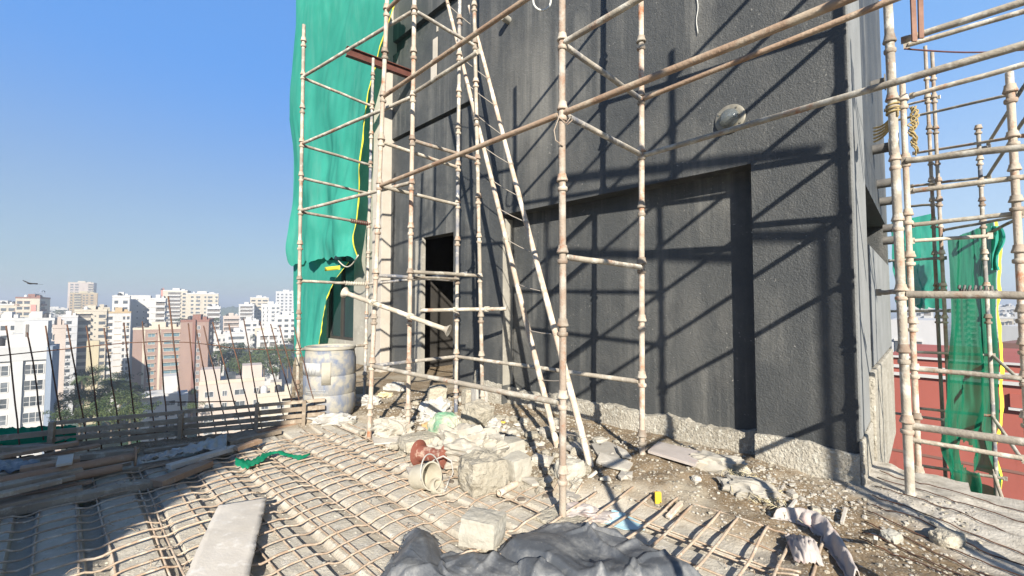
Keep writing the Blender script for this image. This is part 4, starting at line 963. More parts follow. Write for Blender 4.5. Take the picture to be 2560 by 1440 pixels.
def sack(name, label, px, py, w, d, h, yaw, m='sack', seed=0, fold=.16, cat='sack', sink=.03, zoff=0, freq=1.6, group=None):
    p = GG(px, py); b = bmesh.new(); bmesh.ops.create_icosphere(b, subdivisions=5, radius=1)
    Rm = Matrix.Rotation(yaw, 3, 'Z'); S = Vector((seed * 5.3, seed * 1.7, 2))
    for v in b.verts:
        c = v.co.copy(); n0 = c.normalized()
        e = Vector([math.copysign(abs(x) ** .86, x) for x in c])
        rg = (1 - abs(noise.noise(c * freq + S)) * 2); rg = rg * abs(rg); rg2 = 1 - abs(noise.noise(c * freq * 2.3 + S * 2)) * 2; rg3 = 1 - abs(noise.noise(c * freq * 5 + S * 3)) * 2
        wv = c + Vector((noise.noise(c * 1.1 + S), noise.noise(c * 1.1 + S * 2), noise.noise(c * 1.1 + S * 3))) * .55
        def tr(t): return abs((t % 1.0) - .5) * 2
        n1 = Vector((.8, .5, .35)); n2 = Vector((-.4, .9, .6)); n3 = Vector((.3, -.6, 1.1))
        f = 1 + fold * (rg * .8 + 1.1 * tr(wv.dot(n1) * 1.35 + seed * .31) * sstep(-.3, .2, noise.noise(c * 1.5 + S)) + .75 * tr(wv.dot(n2) * 2.4 + seed) * sstep(-.2, .25, noise.noise(c * 1.8 + S * 2)) + .38 * tr(wv.dot(n3) * 4.6) * sstep(-.1, .3, noise.noise(c * 2.2 + S * 4)) + .14 * tr(wv.dot(n1 - n3) * 8.5)) - fold * .95
        k = Vector((e.x * w / 2, e.y * d / 2, e.z * h / 2)) * f
        if k.z < -h * .28: k.z = -h * .28 + (k.z + h * .28) * .15
        v.co = Rm @ k
    zm = min(v.co.z for v in b.verts)
    for v in b.verts: v.co.z -= zm
    o_ = MB(); o_.bm.free(); o_.bm = b; ob = o_.build(name, M[m], smooth=24, loc=(0, 0, 0)); ob.location = (p.x, p.y, p.z - sink + zoff)
    return tag(ob, label, cat, group)
gs = 'crumpled sacks in the rubble'
sack('woven_sack', 'big crumpled white woven sack in the middle of the rubble', 1168, 1150, .66, .44, .36, -.3, 'sack', 1, .30, freq=1.25, group=gs)
sack('woven_sack', 'peaked white sack at the back of the heap', 1092, 1052, .36, .26, .34, .3, 'white', 2, .28, freq=1.5, group=gs)
sack('woven_sack', 'beige half-open sack by the foot of the second standard', 980, 1086, .40, .30, .26, .2, 'sack', 3, .26, group=gs)
sack('woven_sack', 'green and cream printed sack between the white sacks', 1112, 1085, .36, .28, .30, -.5, 'greensack', 4, .14, group=gs)
sack('plastic_bag', 'flattened white bag at the foot of the drum', 828, 1058, .46, .24, .16, .35, 'white', 5, .30, 'bag', group=gs)
sack('plastic_bag', 'white bag slumped behind the drum', 908, 1012, .40, .26, .20, .1, 'white', 6, .26, 'bag', group=gs)
sack('plastic_bag', 'white and grey bundle before the set-back wall', 988, 974, .36, .2, .18, .0, 'white', 7, .24, 'bag', group=gs)
sack('plastic_bag', 'scrap of yellowish wrapping by the second standard', 962, 990, .22, .16, .10, .5, 'straw', 8, .34, 'wrapping', group=gs)
sack('plastic_bag', 'white folded cloth between tilted block and ladder', 1226, 1070, .22, .14, .16, .2, 'white', 9, .28, 'cloth', group=gs)
sack('plastic_bag', 'small cream bag lying by the ladder foot', 1440, 1215, .20, .16, .12, .7, 'sack', 10, .28, 'bag', group=gs)
sack('plastic_bag', 'crumpled pinkish paper bag just right of the nearest standard', 1462, 1292, .34, .20, .10, -.4, 'pink', 11, .32, 'bag', group=gs)
sack('sand_bag', 'half-buried plastic sack of sand leaning on the plinth', 1792, 1172, .46, .26, .18, -.6, 'sack', 12, .16, group=gs)
sack('sand_bag', 'cream sack with yellow straw spilling out below the pier', 1872, 1232, .36, .24, .15, -.7, 'sack', 13, .20, group=gs)
sack('plastic_bag', 'tan cup of dried mortar before the green sack', 1068, 1068, .13, .12, .10, .2, 'orange', 14, .12, 'mortar', group=gs)
sack('plastic_bag', 'orange crumb of foam on the sand heap', 1256, 1056, .07, .06, .05, .2, 'yel', 15, .15, 'foam', group=gs)

# sand sack slit open at the bottom right: long pale rim round a sandy top
rows = []; ctr = [(1958, 1292), (2010, 1296), (2052, 1310), (2082, 1338), (2106, 1372), (2130, 1410), (2150, 1450)]
def polyl(pl, t):
    t *= len(pl) - 1; i = min(int(t), len(pl) - 2); f = t - i; return pl[i][0] + (pl[i + 1][0] - pl[i][0]) * f, pl[i][1] + (pl[i + 1][1] - pl[i][1]) * f
for i in range(60):
    row = []
    for j in range(13):
        x, y = polyl(ctr, i / 59); s = j / 12; q = GG(x - (34 + 16 * nz(i * .17, 6)) * s * (1 - .3 * i / 59), y + 6 * s + 16 * s * i / 59)
        q.z += .085 * math.sin(min(1, s * 1.35) * math.pi) ** .7 * (.6 + .4 * math.sin(i / 59 * 3.1)) + .012 * nz(i * .23, j * .5, 3) + .007 * nz(i * .9, j, 8) + .006; row.append(q)
    rows.append(row)
b = MB(); b.grid(rows); tag(b.build('sand_sack', M['pink'], smooth=180, solid=.006), 'slit pinkish white sand sack curving along the sand at the bottom right', 'sack')
rows = []
for i in range(30):
    row = []
    for j in range(14):
        x = 1962 + 74 * i / 29 + 24 * j / 13; y = 1358 + 52 * j / 13 + 14 * i / 29; q = GG(x, y); q.z += .055 + .05 * math.sin(i / 29 * 3.1) * math.sin(j / 13 * 3.1) + .018 * nz(i * .4, j * .5, 9) - .035 * (j / 13); row.append(q)
    rows.append(row)
b = MB(); b.grid(rows); tag(b.build('sand_sack', M['pink'], smooth=180, solid=.006), 'torn flap of pinkish sack with a frayed brown edge in the bottom right sand', 'sack')

# red spool, cut pail with handle and hose
s0, s1 = at(1046, 1140, 3.95), at(1122, 1166, 3.80); s0.z = max(s0.z, gz(s0) + .12); s1.z = gz(s1) + .12; d = (s1 - s0).normalized(); L_ = (s1 - s0).length
sp_ = thing('cable_spool', (s0 + s1) / 2 - Vector((0, 0, .11)), 'dented red plastic cable spool lying against the white sack', 'spool')
b = MB(); b.lathe([(.075, .02), (.06, L_ * .3), (.058, L_ * .7), (.075, L_ - .02)], s0, 24, d); b.build('core', M['red_pl'], sp_, smooth=60)
for z, rr in ((0, .115), (L_ - .03, .105)):
    b = MB(); b.lathe([(.03, z), (rr, z), (rr, z + .008), (rr * .8, z + .022), (.07, z + .03), (.03, z + .03)], s0, 28, d)
    for k in range(6):
        t = k * 1.047; a = d.cross(Vector((0, 0, 1))).normalized(); c = d.cross(a); q = s0 + d * z + (a * math.cos(t) + c * math.sin(t)) * rr * .82; b.lathe([(.012, -.004), (.012, .002), (0, .002)], q, 8, d)
    b.build('flange', M['red_pl'], sp_, smooth=40)
M['cream'] = mat('cream_plastic', (.46, .43, .345), (.38, .345, .27), 8, .55, .2, 50)
pc = GG(1072, 1228); pail = thing('cut_pail', pc, 'cream plastic pail cut open and lying on its side on the bars, wire handle up', 'pail')
ax = (Vector((.8, -.55, .28))).normalized(); b = MB(); prof = []
for i in range(9): prof.append((.088 + .010 * i / 8 + .004 * (i % 2), i * .020))
c0_ = pc + Vector((-.10, .02, .10)); b.lathe([(0, 0)] + prof + [(.104, .165), (.108, .175), (.096, .175), (.086, .02), (0, .012)], c0_, 28, ax); b.build('shell', M['cream'], pail, smooth=50)
b = MB(); e = c0_ + ax * .165; a = ax.cross(Vector((0, 0, 1))).normalized(); b.tube([e + a * (.105 * math.cos(t)) + Vector((-.03, .02, .16)) * math.sin(t) for t in [math.pi * i / 20 for i in range(21)]], .006, 6); b.build('handle', M['white'], pail, smooth=180)
b = MB(); b.lathe([(.045, -.02), (.06, -.02), (.062, 0), (.06, .02), (.045, .02), (.043, 0), (.045, -.02)], pc + Vector((.07, -.05, .06)), 24, Vector((.9, -.5, .5))); tag(b.build('plastic_ring', M['cream'], smooth=60), 'cream plastic ring lying beside the cut pail', 'ring')
b = MB(); hp = [(1056, 1196, .06), (1064, 1170, .16), (1085, 1150, .22), (1108, 1140, .24), (1128, 1152, .20), (1133, 1180, .10), (1124, 1205, .04), (1112, 1238, .03)]
pts = []
for i in range(43):
    t = i / 42 * (len(hp) - 1); k = min(int(t), len(hp) - 2); f = t - k; f = f * f * (3 - 2 * f)
    x, y, z = [hp[k][n_] + (hp[k + 1][n_] - hp[k][n_]) * f for n_ in range(3)]; pts.append(at(x, y, 3.62) if z > .05 else GG(x, y) + Vector((0, 0, .03)))
b.tube(pts, .006, 6); tag(b.build('white_hose', M['white'], smooth=180), 'thin white hose looping over the red spool', 'hose')
tubething('pipe_piece', GG(1248, 1250) + Vector((0, 0, .05)), GG(1290, 1226) + Vector((0, 0, .05)), .026, 'bamboo', 'short cement-caked pipe stub lying across two bars', 'pipe')

# flat things: cement flakes, plank, blue film, clip, splinters
def flake(name, label, pts, z, th, m, cat, group=None, bow=.0):
    c = GG(sum(p[0] for p in pts) / len(pts), sum(p[1] for p in pts) / len(pts)); b = MB(); t = []; bt = []
    for i, p in enumerate(pts):
        q = GG(*p); q.z = max(q.z, c.z - .02) * .5 + c.z * .5 + z + bow * nz(i * 1.3, z * 40); t.append(b.bm.verts.new(q)); bt.append(b.bm.verts.new(q - Vector((0, 0, th))))
    ct = b.bm.verts.new(c + Vector((0, 0, z + bow * .5))); n = len(t)
    for i in range(n): b._f([t[i], t[(i + 1) % n], ct]); b._f([t[i], bt[i], bt[(i + 1) % n], t[(i + 1) % n]])
    b._f(bt[::-1])
    return tag(b.build(name, M[m]), label, cat, group)
flake('plank', 'short smooth plank lying on the sand beside the second right standard', [(1646, 1118), (1758, 1150), (1738, 1178), (1620, 1138)], .05, .022, 'pink', 'plank')
flake('film_scrap', 'pale blue plastic film caught under the bars', [(1532, 1283), (1560, 1286), (1608, 1322), (1612, 1332), (1560, 1324), (1500, 1308)], .035, .003, 'blue_p', 'film', bow=.02)
b = MB(); q = GG(1645, 1262); b.obox(q + Vector((0, 0, .05)), Vector((.022, 0, 0)), Vector((0, .012, 0)), (0, 0, .04)); b.obox(q + Vector((.012, 0, .0)), Vector((.008, 0, 0)), Vector((0, .012, 0)), (0, 0, .03)); tag(b.build('cover_clip', M['yel'], bevel=.004), 'small bright yellow plastic clip standing on a bar end', 'clip')
for i, (x0, y0, x1, y1, lb) in enumerate(((1670, 1305, 1702, 1272, 'split pale wood offcut lying beside the yellow clip'), (1462, 1212, 1492, 1190, 'thin white stick in the sand below the ladder'), (2188, 1370, 2192, 1420, 'dirty stake standing in the mud at the bottom right'), (2105, 1320, 2115, 1285, 'short white stake by the sloping ledge'), (1990, 1262, 1962, 1300, 'grey stick among the plaster bits under the pier'))):
    a_, c_ = GG(x0, y0), GG(x1, y1); b = MB(); b.beam(a_ + Vector((0, 0, .03)), c_ + Vector((0, 0, .035 + (.12 if i == 2 else 0))), .035 if i == 0 else .018, .02); tag(b.build('wood_splinter', M['ply' if i else 'bamboo'], bevel=.002), lb, 'stick', 'sticks and splinters')
CH = [[(1478, 1120), (1520, 1112), (1560, 1128), (1548, 1150), (1500, 1152)], [(1500, 1142), (1545, 1150), (1582, 1165), (1570, 1190), (1515, 1180), (1490, 1165)], [(1540, 1128), (1565, 1136), (1580, 1158), (1556, 1158)], [(1555, 1185), (1582, 1188), (1580, 1208), (1560, 1216), (1545, 1200)], [(1410, 1232), (1450, 1222), (1485, 1240), (1440, 1250)], [(1500, 1210), (1520, 1200), (1528, 1212)], [(1398, 1120), (1440, 1112), (1470, 1128), (1430, 1136)], [(1400, 1080), (1436, 1090), (1470, 1108), (1420, 1104)], [(1300, 1205), (1390, 1208), (1400, 1220), (1330, 1226)], [(1000, 1118), (1062, 1108), (1065, 1130), (1020, 1146)], [(1015, 1180), (1045, 1170), (1048, 1188), (1022, 1196)], [(930, 1100), (1010, 1092), (1012, 1112), (935, 1120)], [(1340, 1140), (1385, 1150), (1372, 1172), (1330, 1160)]]
for i, c in enumerate(CH):
    c2 = []
    for a, bb in zip(c, c[1:] + c[:1]): c2 += [a, ((a[0] + bb[0]) / 2 + 5 * nz(i, a[0]), (a[1] + bb[1]) / 2 + 3 * nz(i, a[1], 4))]
    flake('cement_flake', 'broken flat flake of pale cement lying in the debris', c2, .03 + .008 * (i % 3), .018, 'chip', 'cement flake', 'cement flakes around the ladder foot', .012)
# white cloth in the half shade among the timbers
rows = []
for i in range(50):
    row = []
    for j in range(14):
        t = i / 49; x = 352 + 215 * t; y = 1148 - 46 * t + (j / 13 - .5) * (8 + 30 * t * t + 8 * nz(i * .3, 4)); q = G(x, y, .08); q.z = .07 + .03 * nz(i * .3, j * .5, 2) + .015 * (1 - abs(2 * nz(i * .8, j * .9, 7))); row.append(q)
    rows.append(row)
b = MB(); b.grid(rows); tag(b.build('white_cloth', M['white'], smooth=180, solid=.004), 'crumpled white cloth laid over the timbers, half in shade', 'cloth')
rows = [[G(-30 + 130 * i / 19, 1150 + 30 * j / 9 + 6 * nz(i, j), .14) + Vector((0, 0, .03 * nz(i * .4, j * .6, 5))) for j in range(10)] for i in range(20)]
b = MB(); b.grid(rows); tag(b.build('grey_sheet', M['tarp'], smooth=180, solid=.004), 'bluish grey sheet spread over the timbers at the far left', 'sheet')

# black polythene: three heaps
def tarp(label, outline, hfun, seed, n=110):
    xs = [p[0] for p in outline]; ys = [p[1] for p in outline]; x0, x1, y0, y1 = min(xs), max(xs), min(ys), max(ys)
    def ins(x, y):
        c = False; j = len(outline) - 1
        for i in range(len(outline)):
            a, bb = outline[i], outline[j]
            if (a[1] > y) != (bb[1] > y) and x < (bb[0] - a[0]) * (y - a[1]) / (bb[1] - a[1]) + a[0]: c = not c
            j = i
        return c
    def edge(x, y):
        dm = 1e9
        for i in range(len(outline)):
            a, bb = Vector(outline[i - 1]), Vector(outline[i]); ab = bb - a; t = max(0, min(1, (Vector((x, y)) - a).dot(ab) / ab.length_squared)); dm = min(dm, (a + ab * t - Vector((x, y))).length)
        return dm
    rows = []
    for i in range(n + 1):
        row = []
        for j in range(n + 1):
            x = x0 + (x1 - x0) * i / n; y = y0 + (y1 - y0) * j / n; jx = .03 * nz(i * .2, j * .2, seed)
            if not ins(x + jx, y): row.append(None); continue
            e = edge(x, y); h = hfun(x, y) * sstep(0, .11, e)
            wx, wy = x + .10 * nz(x * 2.6, y * 2.6, seed), y + .10 * nz(x * 2.6, y * 2.6, seed + 4)
            def tri(t): return abs((t % 1.0) - .5) * 2
            def rdg(t, w): return max(0, 1 - abs((t % 1.0) - .5) / w)
            fo = .026 * tri(wx * 1.3 + wy * 2.1 + seed * .37) + .030 * rdg(wx * 2.2 - wy * 2.9 + seed * .7, .10) * sstep(-.15, .15, nz(x * 2.4, y * 2.4, seed + 8)) + .024 * rdg(wx * 4.1 + wy * 1.7 + seed, .12) * sstep(-.1, .2, nz(x * 2.9, y * 2.9, seed + 1)) + .016 * rdg(wy * 6.3 - wx * 4.4, .16) * sstep(-.05, .2, nz(x * 3.4, y * 3.4, seed + 2)) + .006 * tri(wx * 9.5 + wy * 6.5) * sstep(0, .25, nz(x * 4.2, y * 4.2, seed + 3)) - .035 * rdg(wx * 1.1 + wy * 1.6 + seed * .9, .05)
            z = h + (fo + .012 * nz(x * 3, y * 3, seed)) * (.35 + .65 * sstep(0, .12, e)) + .02
            row.append(Vector((x, y, max(gz((x, y)), 0.0) + z)))
        rows.append(row)
    b = MB(); b.grid(rows); ob = b.build('black_polythene', M['tarp'], smooth=50, solid=.004); return tag(ob, label, 'plastic sheet', 'black plastic sheets in the foreground')
def gp(pl, z=0): return [tuple(G(x, y, z)[:2]) for x, y in pl]
tarp('dusty black plastic heap at the left, rising to a rounded hump', gp([(940, 1475), (968, 1420), (1000, 1380), (1010, 1350), (1040, 1332), (1085, 1345), (1100, 1375), (1108, 1410), (1130, 1475), (1000, 1500)]), lambda x, y: .06 + .02 * nz(x * 5, y * 5), 3, 150)
tarp('wide black plastic sheet bulging in the middle of the foreground', gp([(1040, 1480), (1060, 1425), (1105, 1398), (1180, 1395), (1240, 1400), (1285, 1412), (1330, 1430), (1345, 1490), (1200, 1520)]), lambda x, y: .035 + .02 * nz(x * 3, y * 3, 2), 8, 150)
tarp('largest creased black plastic sheet spread to the right', gp([(1235, 1400), (1260, 1372), (1310, 1348), (1360, 1332), (1430, 1328), (1500, 1340), (1560, 1352), (1600, 1382), (1680, 1410), (1745, 1440), (1790, 1475), (1600, 1530), (1300, 1520)]), lambda x, y: .07 + .05 * nz(x * 3.4, y * 3.4, 5) , 13, 150)

# gravel and crumbs: nobody could count these
stones = []
for k in range(4):
    b = bmesh.new(); bmesh.ops.create_icosphere(b, subdivisions=1, radius=1)
    for v in b.verts: v.co *= 1 + .45 * noise.noise(v.co * 1.3 + Vector((k * 9, 0, 0)))
    stones.append(([v.co.copy() for v in b.verts], [[v.index for v in f.verts] for f in b.faces])); b.free()
def scatter(name, label, cat, m, cnt, region, s0, s1, seed, flat=.6, off=0):
    r_ = random.Random(seed); vs = []; fs = []; i = 0; tries = 0
    while i < cnt and tries < cnt * 20:
        tries += 1; u = r_.uniform(*region[0]); v = r_.uniform(*region[1]); s = sandw(u, v)
        if not region[2](u, v, s, r_): continue
        p = uv(u, v); 
        if not inside(p.x, p.y): continue
        z = gz(p); sz = s0 + (s1 - s0) * r_.random() ** 3; a = r_.random() * 6.28; ca, sa = math.cos(a), math.sin(a); P_, Fc = stones[r_.randrange(4)]; o = len(vs); sx = r_.uniform(.7, 1.5)
        for c in P_: vs.append((p.x + (c.x * ca * sx - c.y * sa) * sz, p.y + (c.x * sa * sx + c.y * ca) * sz, z + off + (c.z * flat + .25) * sz))
        fs += [[o + q for q in f] for f in Fc]; i += 1
    me = bpy.data.meshes.new(name); me.from_pydata(vs, [], fs); me.materials.append(M[m]); o = bpy.data.objects.new(name, me); COL.objects.link(o); return tag(o, label, cat, kind='stuff')
scatter('gravel', 'fine pale gravel and cement crumbs strewn over the sand', 'gravel', 'chip', 6500, ((-2.0, 4.4), (-.4, 1.85), lambda u, v, s, r: r.random() < s * (.35 + .65 * (fbm((u, v, 4), 2.5, 3) > -.02))), .002, .013, 1)
scatter('brown_gravel', 'brown gravel mixed into the sand', 'gravel', 'stone', 3600, ((-2.0, 3.5), (-.4, 1.85), lambda u, v, s, r: r.random() < s), .0025, .016, 2)
scatter('dust_crumbs', 'crumbs of cement lying between the reinforcing bars', 'gravel', 'block', 3800, ((-1.4, 3.3), (-2.8, .5), lambda u, v, s, r: r.random() < (1 - s) * (.25 + .75 * (rib(v) < -.03))), .0015, .010, 3)
scatter('plaster_bits', 'white plaster bits heaped along the foot of the pier', 'plaster', 'chip', 900, ((-1.9, .2), (.9, 1.8), lambda u, v, s, r: r.random() < math.exp(-((u + 1.0) / .35) ** 2 - ((v - 1.25) / .28) ** 2)), .003, .018, 4, .5)
scatter('rubble', 'loose angular rubble and broken mortar spread round the sacks', 'rubble', 'stone', 420, ((.2, 3.2), (-.1, 1.5), lambda u, v, s, r: r.random() < math.exp(-((u - 1.5) / .8) ** 2 - ((v - .42) / .38) ** 2) + .12 * s), .012, .065, 7, .7)
scatter('pale_rubble', 'pale broken cement pieces spread round the sacks', 'rubble', 'chip', 380, ((.2, 3.4), (-.1, 1.6), lambda u, v, s, r: r.random() < math.exp(-((u - 1.6) / .9) ** 2 - ((v - .5) / .45) ** 2) + .1 * s), .010, .05, 8, .5)
scatter('crevice_bits', 'dark bits strewn round the sacks to draw shaded crevices in the rubble', 'rubble', 'dark_bits', 260, ((.0, 3.4), (-.2, 1.7), lambda u, v, s, r: r.random() < math.exp(-((u - 1.5) / 1.0) ** 2 - ((v - .45) / .5) ** 2) + .15 * s), .008, .04, 9, .4)  # dark crumbs added as the shade in rubble crevices
b = MB(); r_ = random.Random(5)
for i in range(150):
    x = r_.gauss(1880, 40); y = 1225 + (x - 1880) * .7 + r_.gauss(0, 14); q = GG(x, y); a = r_.random() * 6.28; L_ = r_.uniform(.03, .10)
    b.tube([q + Vector((math.cos(a + .5 * j) * L_ * j / 4, math.sin(a + .5 * j) * L_ * j / 4, .02 + .03 * math.sin(j * .8) + .01 * r_.random())) for j in range(5)], .0022, 4)
tag(b.build('straw', M['straw'], smooth=180), 'tangle of yellowish straw and raffia spilling from the cream sack', 'straw', kind='stuff')
# bars and wires stretched over the sloping ledge on the right
lg = thing('ledge_bars', G(2380, 1350, .05), 'thin dark bars running along the mortar ledge past the building corner', 'rebar mesh')
for i in range(9):
    t = i / 8; a_ = G(2200 - 26 * t * 2, 1192 + 150 * t, .07); c_ = G(2640, 1318 + 240 * t, .075); b = MB(); n = 18; pts = []
    for j in range(n + 1):
        q = a_.lerp(c_, j / n); q.z = max(gz(q), -.02) + .014 + .012 * nz(j * .6, i * 3); pts.append(q)
    b.tube(pts, .004, 5); b.build('rebar', M['rebar_dark'], lg, smooth=180)
b = MB()
pts0 = [G(2198, 1181, .03), G(2330, 1222, .03), G(2460, 1262, .03), G(2640, 1318, .03)]
for a_, c_ in zip(pts0, pts0[1:]): b.beam(a_, c_, .05, .10)
tag(b.build('edge_timber', M['wood'], bevel=.004), 'long grey timber edging the slab beyond the building corner', 'plank')
# ================================================================ the city below
GZ = -50.0
def ground_city():
    m = bpy.data.materials.new('city_ground'); m.use_nodes = True; N = m.node_tree.nodes; L = m.node_tree.links
    b = N['Principled BSDF']; b.inputs['Roughness'].default_value = 1; b.inputs['Specular IOR Level'].default_value = 0
    tc = N.new('ShaderNodeTexCoord'); vo = N.new('ShaderNodeTexVoronoi'); vo.inputs['Scale'].default_value = .045; L.new(tc.outputs['Object'], vo.inputs['Vector'])
    n = N.new('ShaderNodeTexNoise'); n.inputs['Scale'].default_value = .012; n.inputs['Detail'].default_value = 6; L.new(tc.outputs['Object'], n.inputs['Vector'])
    r = N.new('ShaderNodeValToRGB'); r.color_ramp.elements[0].color = (.035, .06, .02, 1); r.color_ramp.elements[1].color = (.30, .27, .22, 1); r.color_ramp.elements[0].position = .46; r.color_ramp.elements[1].position = .60
    L.new(n.outputs['Fac'], r.inputs[0]); x = N.new('ShaderNodeMix'); x.data_type = 'RGBA'; x.blend_type = 'MULTIPLY'; x.inputs[0].default_value = .5; L.new(r.outputs[0], x.inputs[6]); L.new(vo.outputs['Color'], x.inputs[7]); L.new(x.outputs[2], b.inputs['Base Color'])
    return m
b = MB(); S_ = 20000; b.poly([(-S_, -2000, GZ), (S_, -2000, GZ), (S_, S_, GZ), (-S_, S_, GZ)])
tag(b.build('ground', ground_city(), loc=(0, 0, GZ)), kind='structure')

WC = {}
def cm(name, c, c2=None):
    if name not in WC: WC[name] = mat('paint_' + name, c, c2 or tuple(x * .82 for x in c), .35, .85, lo=.3, hi=.75, c3=tuple(x * .62 for x in c), s3=.9, lo3=.62, hi3=.78, stretch=(1, 1, .35))
    return WC[name]
white = cm('white', (.50, .49, .47)); cream = cm('cream', (.47, .42, .335)); greyw = cm('grey_white', (.46, .46, .46)); pinkb = cm('pinkish_beige', (.46, .39, .34))
brown = cm('brown_brick', (.27, .185, .15)); brown2 = cm('dark_brown', (.22, .115, .09)); tan = cm('ochre', (.40, .30, .175)); yel = cm('pale_yellow', (.47, .41, .27)); bluegrey = cm('blue_grey', (.22, .26, .32)); redp = cm('red_paint', (.35, .10, .075)); stone_ = cm('grey_stone', (.44, .44, .43))
glassw = mat('far_glass', (.05, .06, .07), (.12, .13, .14), .6, .25, spec=.6, vary=.35)
glassb = mat('far_blue_glass', (.07, .14, .18), (.16, .22, .24), .5, .2, spec=.6)
shade_w = mat('far_recess_shade', (.12, .11, .10), (.20, .18, .16), .7, .9)  # dark tone painted for the shade in balconies and openings
tank_b = mat('black_tank', (.035, .035, .038), rough=.6); tank_w = mat('white_tank', (.45, .45, .44), rough=.6)
rust_roof = mat('tin_roof', (.25, .20, .17), (.36, .33, .29), .5, .8)
rac = random.Random(3)
WIN = {}
def win_mesh(w, h, kind, fm, gm):
    k = (round(w, 1), round(h, 1), kind, fm.name, gm.name)
    if k in WIN: return WIN[k]
    b = MB(); b.mi = 1; b.box(-w / 2, w / 2, -.02, .02, -h / 2, h / 2); b.mi = 0
    t = .07
    for x in (-w / 2, w / 2): b.box(x - t, x + t, -.08, .02, -h / 2, h / 2)
    for z in (-h / 2, h / 2): b.box(-w / 2 + t, w / 2 - t, -.078, .02, z - t, z + t)
    if kind == 'grid':
        for f in (-.17, .17): b.box(w * f - t * .7, w * f + t * .7, -.07, -.02, -h / 2 + t, h / 2 - t)
        b.box(-w / 2 + t, w / 2 - t, -.065, -.02, -h * .08, -h * .08 + t)
    else:
        b.box(-t * .6, t * .6, -.07, -.02, -h / 2 + t, h / 2 - t)
    if kind == 'hood': b.box(-w / 2 - .3, w / 2 + .3, -.6, .02, h / 2 + .08, h / 2 + .22)
    o = b.build('window', [fm, gm], None, loc=(0, 0, 0)); me = o.data; bpy.data.objects.remove(o); WIN[k] = me; return me
def tower(label, x0, x1, ytop, dist, depth, wall, cols=(), nfl=8, fl=3.1, yaw=0.0, trim=None, single=False, side=(), first=1.2, roof=True, name='apartment_building', group=None, ybot=None, frame=None, glz=None, wkind='plain', parapet=True, split=None):
    X = ((x0 + x1) / 2 - CX) / F * dist; th = math.atan2(-X, dist); Wd = (x1 - x0) / F * dist * math.cos(th) ** .9; yaw = th * .88 + yaw; zt = 1.44 + (765 - ytop) / F * dist
    zb = GZ if ybot is None else 1.44 + (765 - ybot) / F * dist
    root = thing(name, (X, dist, zb), label, 'building', group, yaw); H = zt - zb
    trim = trim or wall; mats = [wall, trim, shade_w, glz or glassw]
    b = MB(); b.mi = 0; b.box(-Wd / 2, Wd / 2, 0, depth, 0, H)
    wins = []
    for k in range(nfl):
        z = H - first - (k + 1) * fl
        if z < 1: break
        for (fa, fb_, ty) in cols:
            xa, xb = -Wd / 2 + fa * Wd, -Wd / 2 + fb_ * Wd; cx = (xa + xb) / 2; w_ = xb - xa
            if ty == 'w' or ty == 'g' or ty == 'h':
                h_ = fl * (.62 if ty == 'g' else .46)
                if single: wins.append((cx, -.02, z + fl * .55, w_ * .92, h_, {'w': 'plain', 'g': 'grid', 'h': 'hood'}[ty]))
                else:
                    if rac.random() < .28: b.mi = 1; ax_ = cx + rac.choice((-1, 1)) * w_ * .3; b.box(ax_ - .45, ax_ + .45, -.5, .01, z + fl * .06, z + fl * .24)
                    b.mi = 3; b.box(cx - w_ * .44, cx + w_ * .44, -.06, .0 + .01, z + fl * .32, z + fl * .32 + h_); b.mi = 1
                    b.box(cx - w_ * .5, cx + w_ * .5, -.35 if ty == 'h' else -.14, .01, z + fl * .32 + h_, z + fl * .32 + h_ + .16)
            elif ty == 'b':      # balcony: dark panel painted as recess shade, slab and parapet
                b.mi = 2; b.box(xa, xb, -.05, .01, z + fl * .36, z + fl * .88); b.mi = 1; b.box(xa - .1, xb + .1, -1.1, .01, z - .05, z + fl * .34)
                if k == 0: b.box(xa - .1, xb + .1, -1.1, .01, z + fl * .92, z + fl)
            elif ty == 's':      # small round-ish hole
                b.mi = 3; b.box(cx - .25, cx + .25, -.05, .01, z + fl * .5, z + fl * .68)
            elif ty == 'l':      # floor line
                b.mi = 1; b.box(xa, xb, -.18, .01, z - .1, z + .12)
        for (fa, fb_, ty) in side:
            ya, yb_ = fa * depth, fb_ * depth
            for sx in (-1, 1):
                xs_ = sx * Wd / 2; b.mi = 3 if ty == 'w' else 2; b.box(min(xs_, xs_ + sx * .05), max(xs_, xs_ + sx * .05), ya, yb_, z + fl * .35, z + fl * .8)
                if ty == 'b': b.mi = 1; b.box(min(xs_, xs_ + sx * .9), max(xs_, xs_ + sx * .9), ya, yb_, z, z + fl * .33)
    if split: split(b, Wd, depth, H)
    b.build('wall', mats, root, world=False)
    if roof:
        b = MB(); t = .25
        if parapet:
            b.box(-Wd / 2 - .1, Wd / 2 + .1, -.12, t, H - .25, H + .65); b.box(-Wd / 2 - .1, Wd / 2 + .1, depth - t, depth + .1, H - .25, H + .65); b.box(-Wd / 2 - .1, -Wd / 2 + t, t, depth - t, H - .25, H + .65); b.box(Wd / 2 - t, Wd / 2 + .1, t, depth - t, H - .25, H + .65)
        b.box(-Wd * .18, Wd * .12, depth * .35, depth * .75, H, H + 2.6); b.box(Wd * .2, Wd * .36, depth * .3, depth * .5, H, H + 1.7)
        b.build('roof', trim, root, world=False)
        if dist < 420:
            for k in range(rac.choice((1, 2, 2, 3))):
                b = MB(); tx = rac.uniform(-.38, .38) * Wd; ty_ = rac.uniform(.15, .8) * depth; b.lathe([(0, 0), (.8, 0), (.8, 1.3), (.5, 1.65), (.25, 1.8), (0, 1.8)], (tx, ty_, H + .3), 12); b.box(tx - .7, tx + .7, ty_ - .7, ty_ + .7, H - .02, H + .3)
                b.build('water_tank', (tank_b, tank_w)[k % 2], root, world=False, smooth=40)
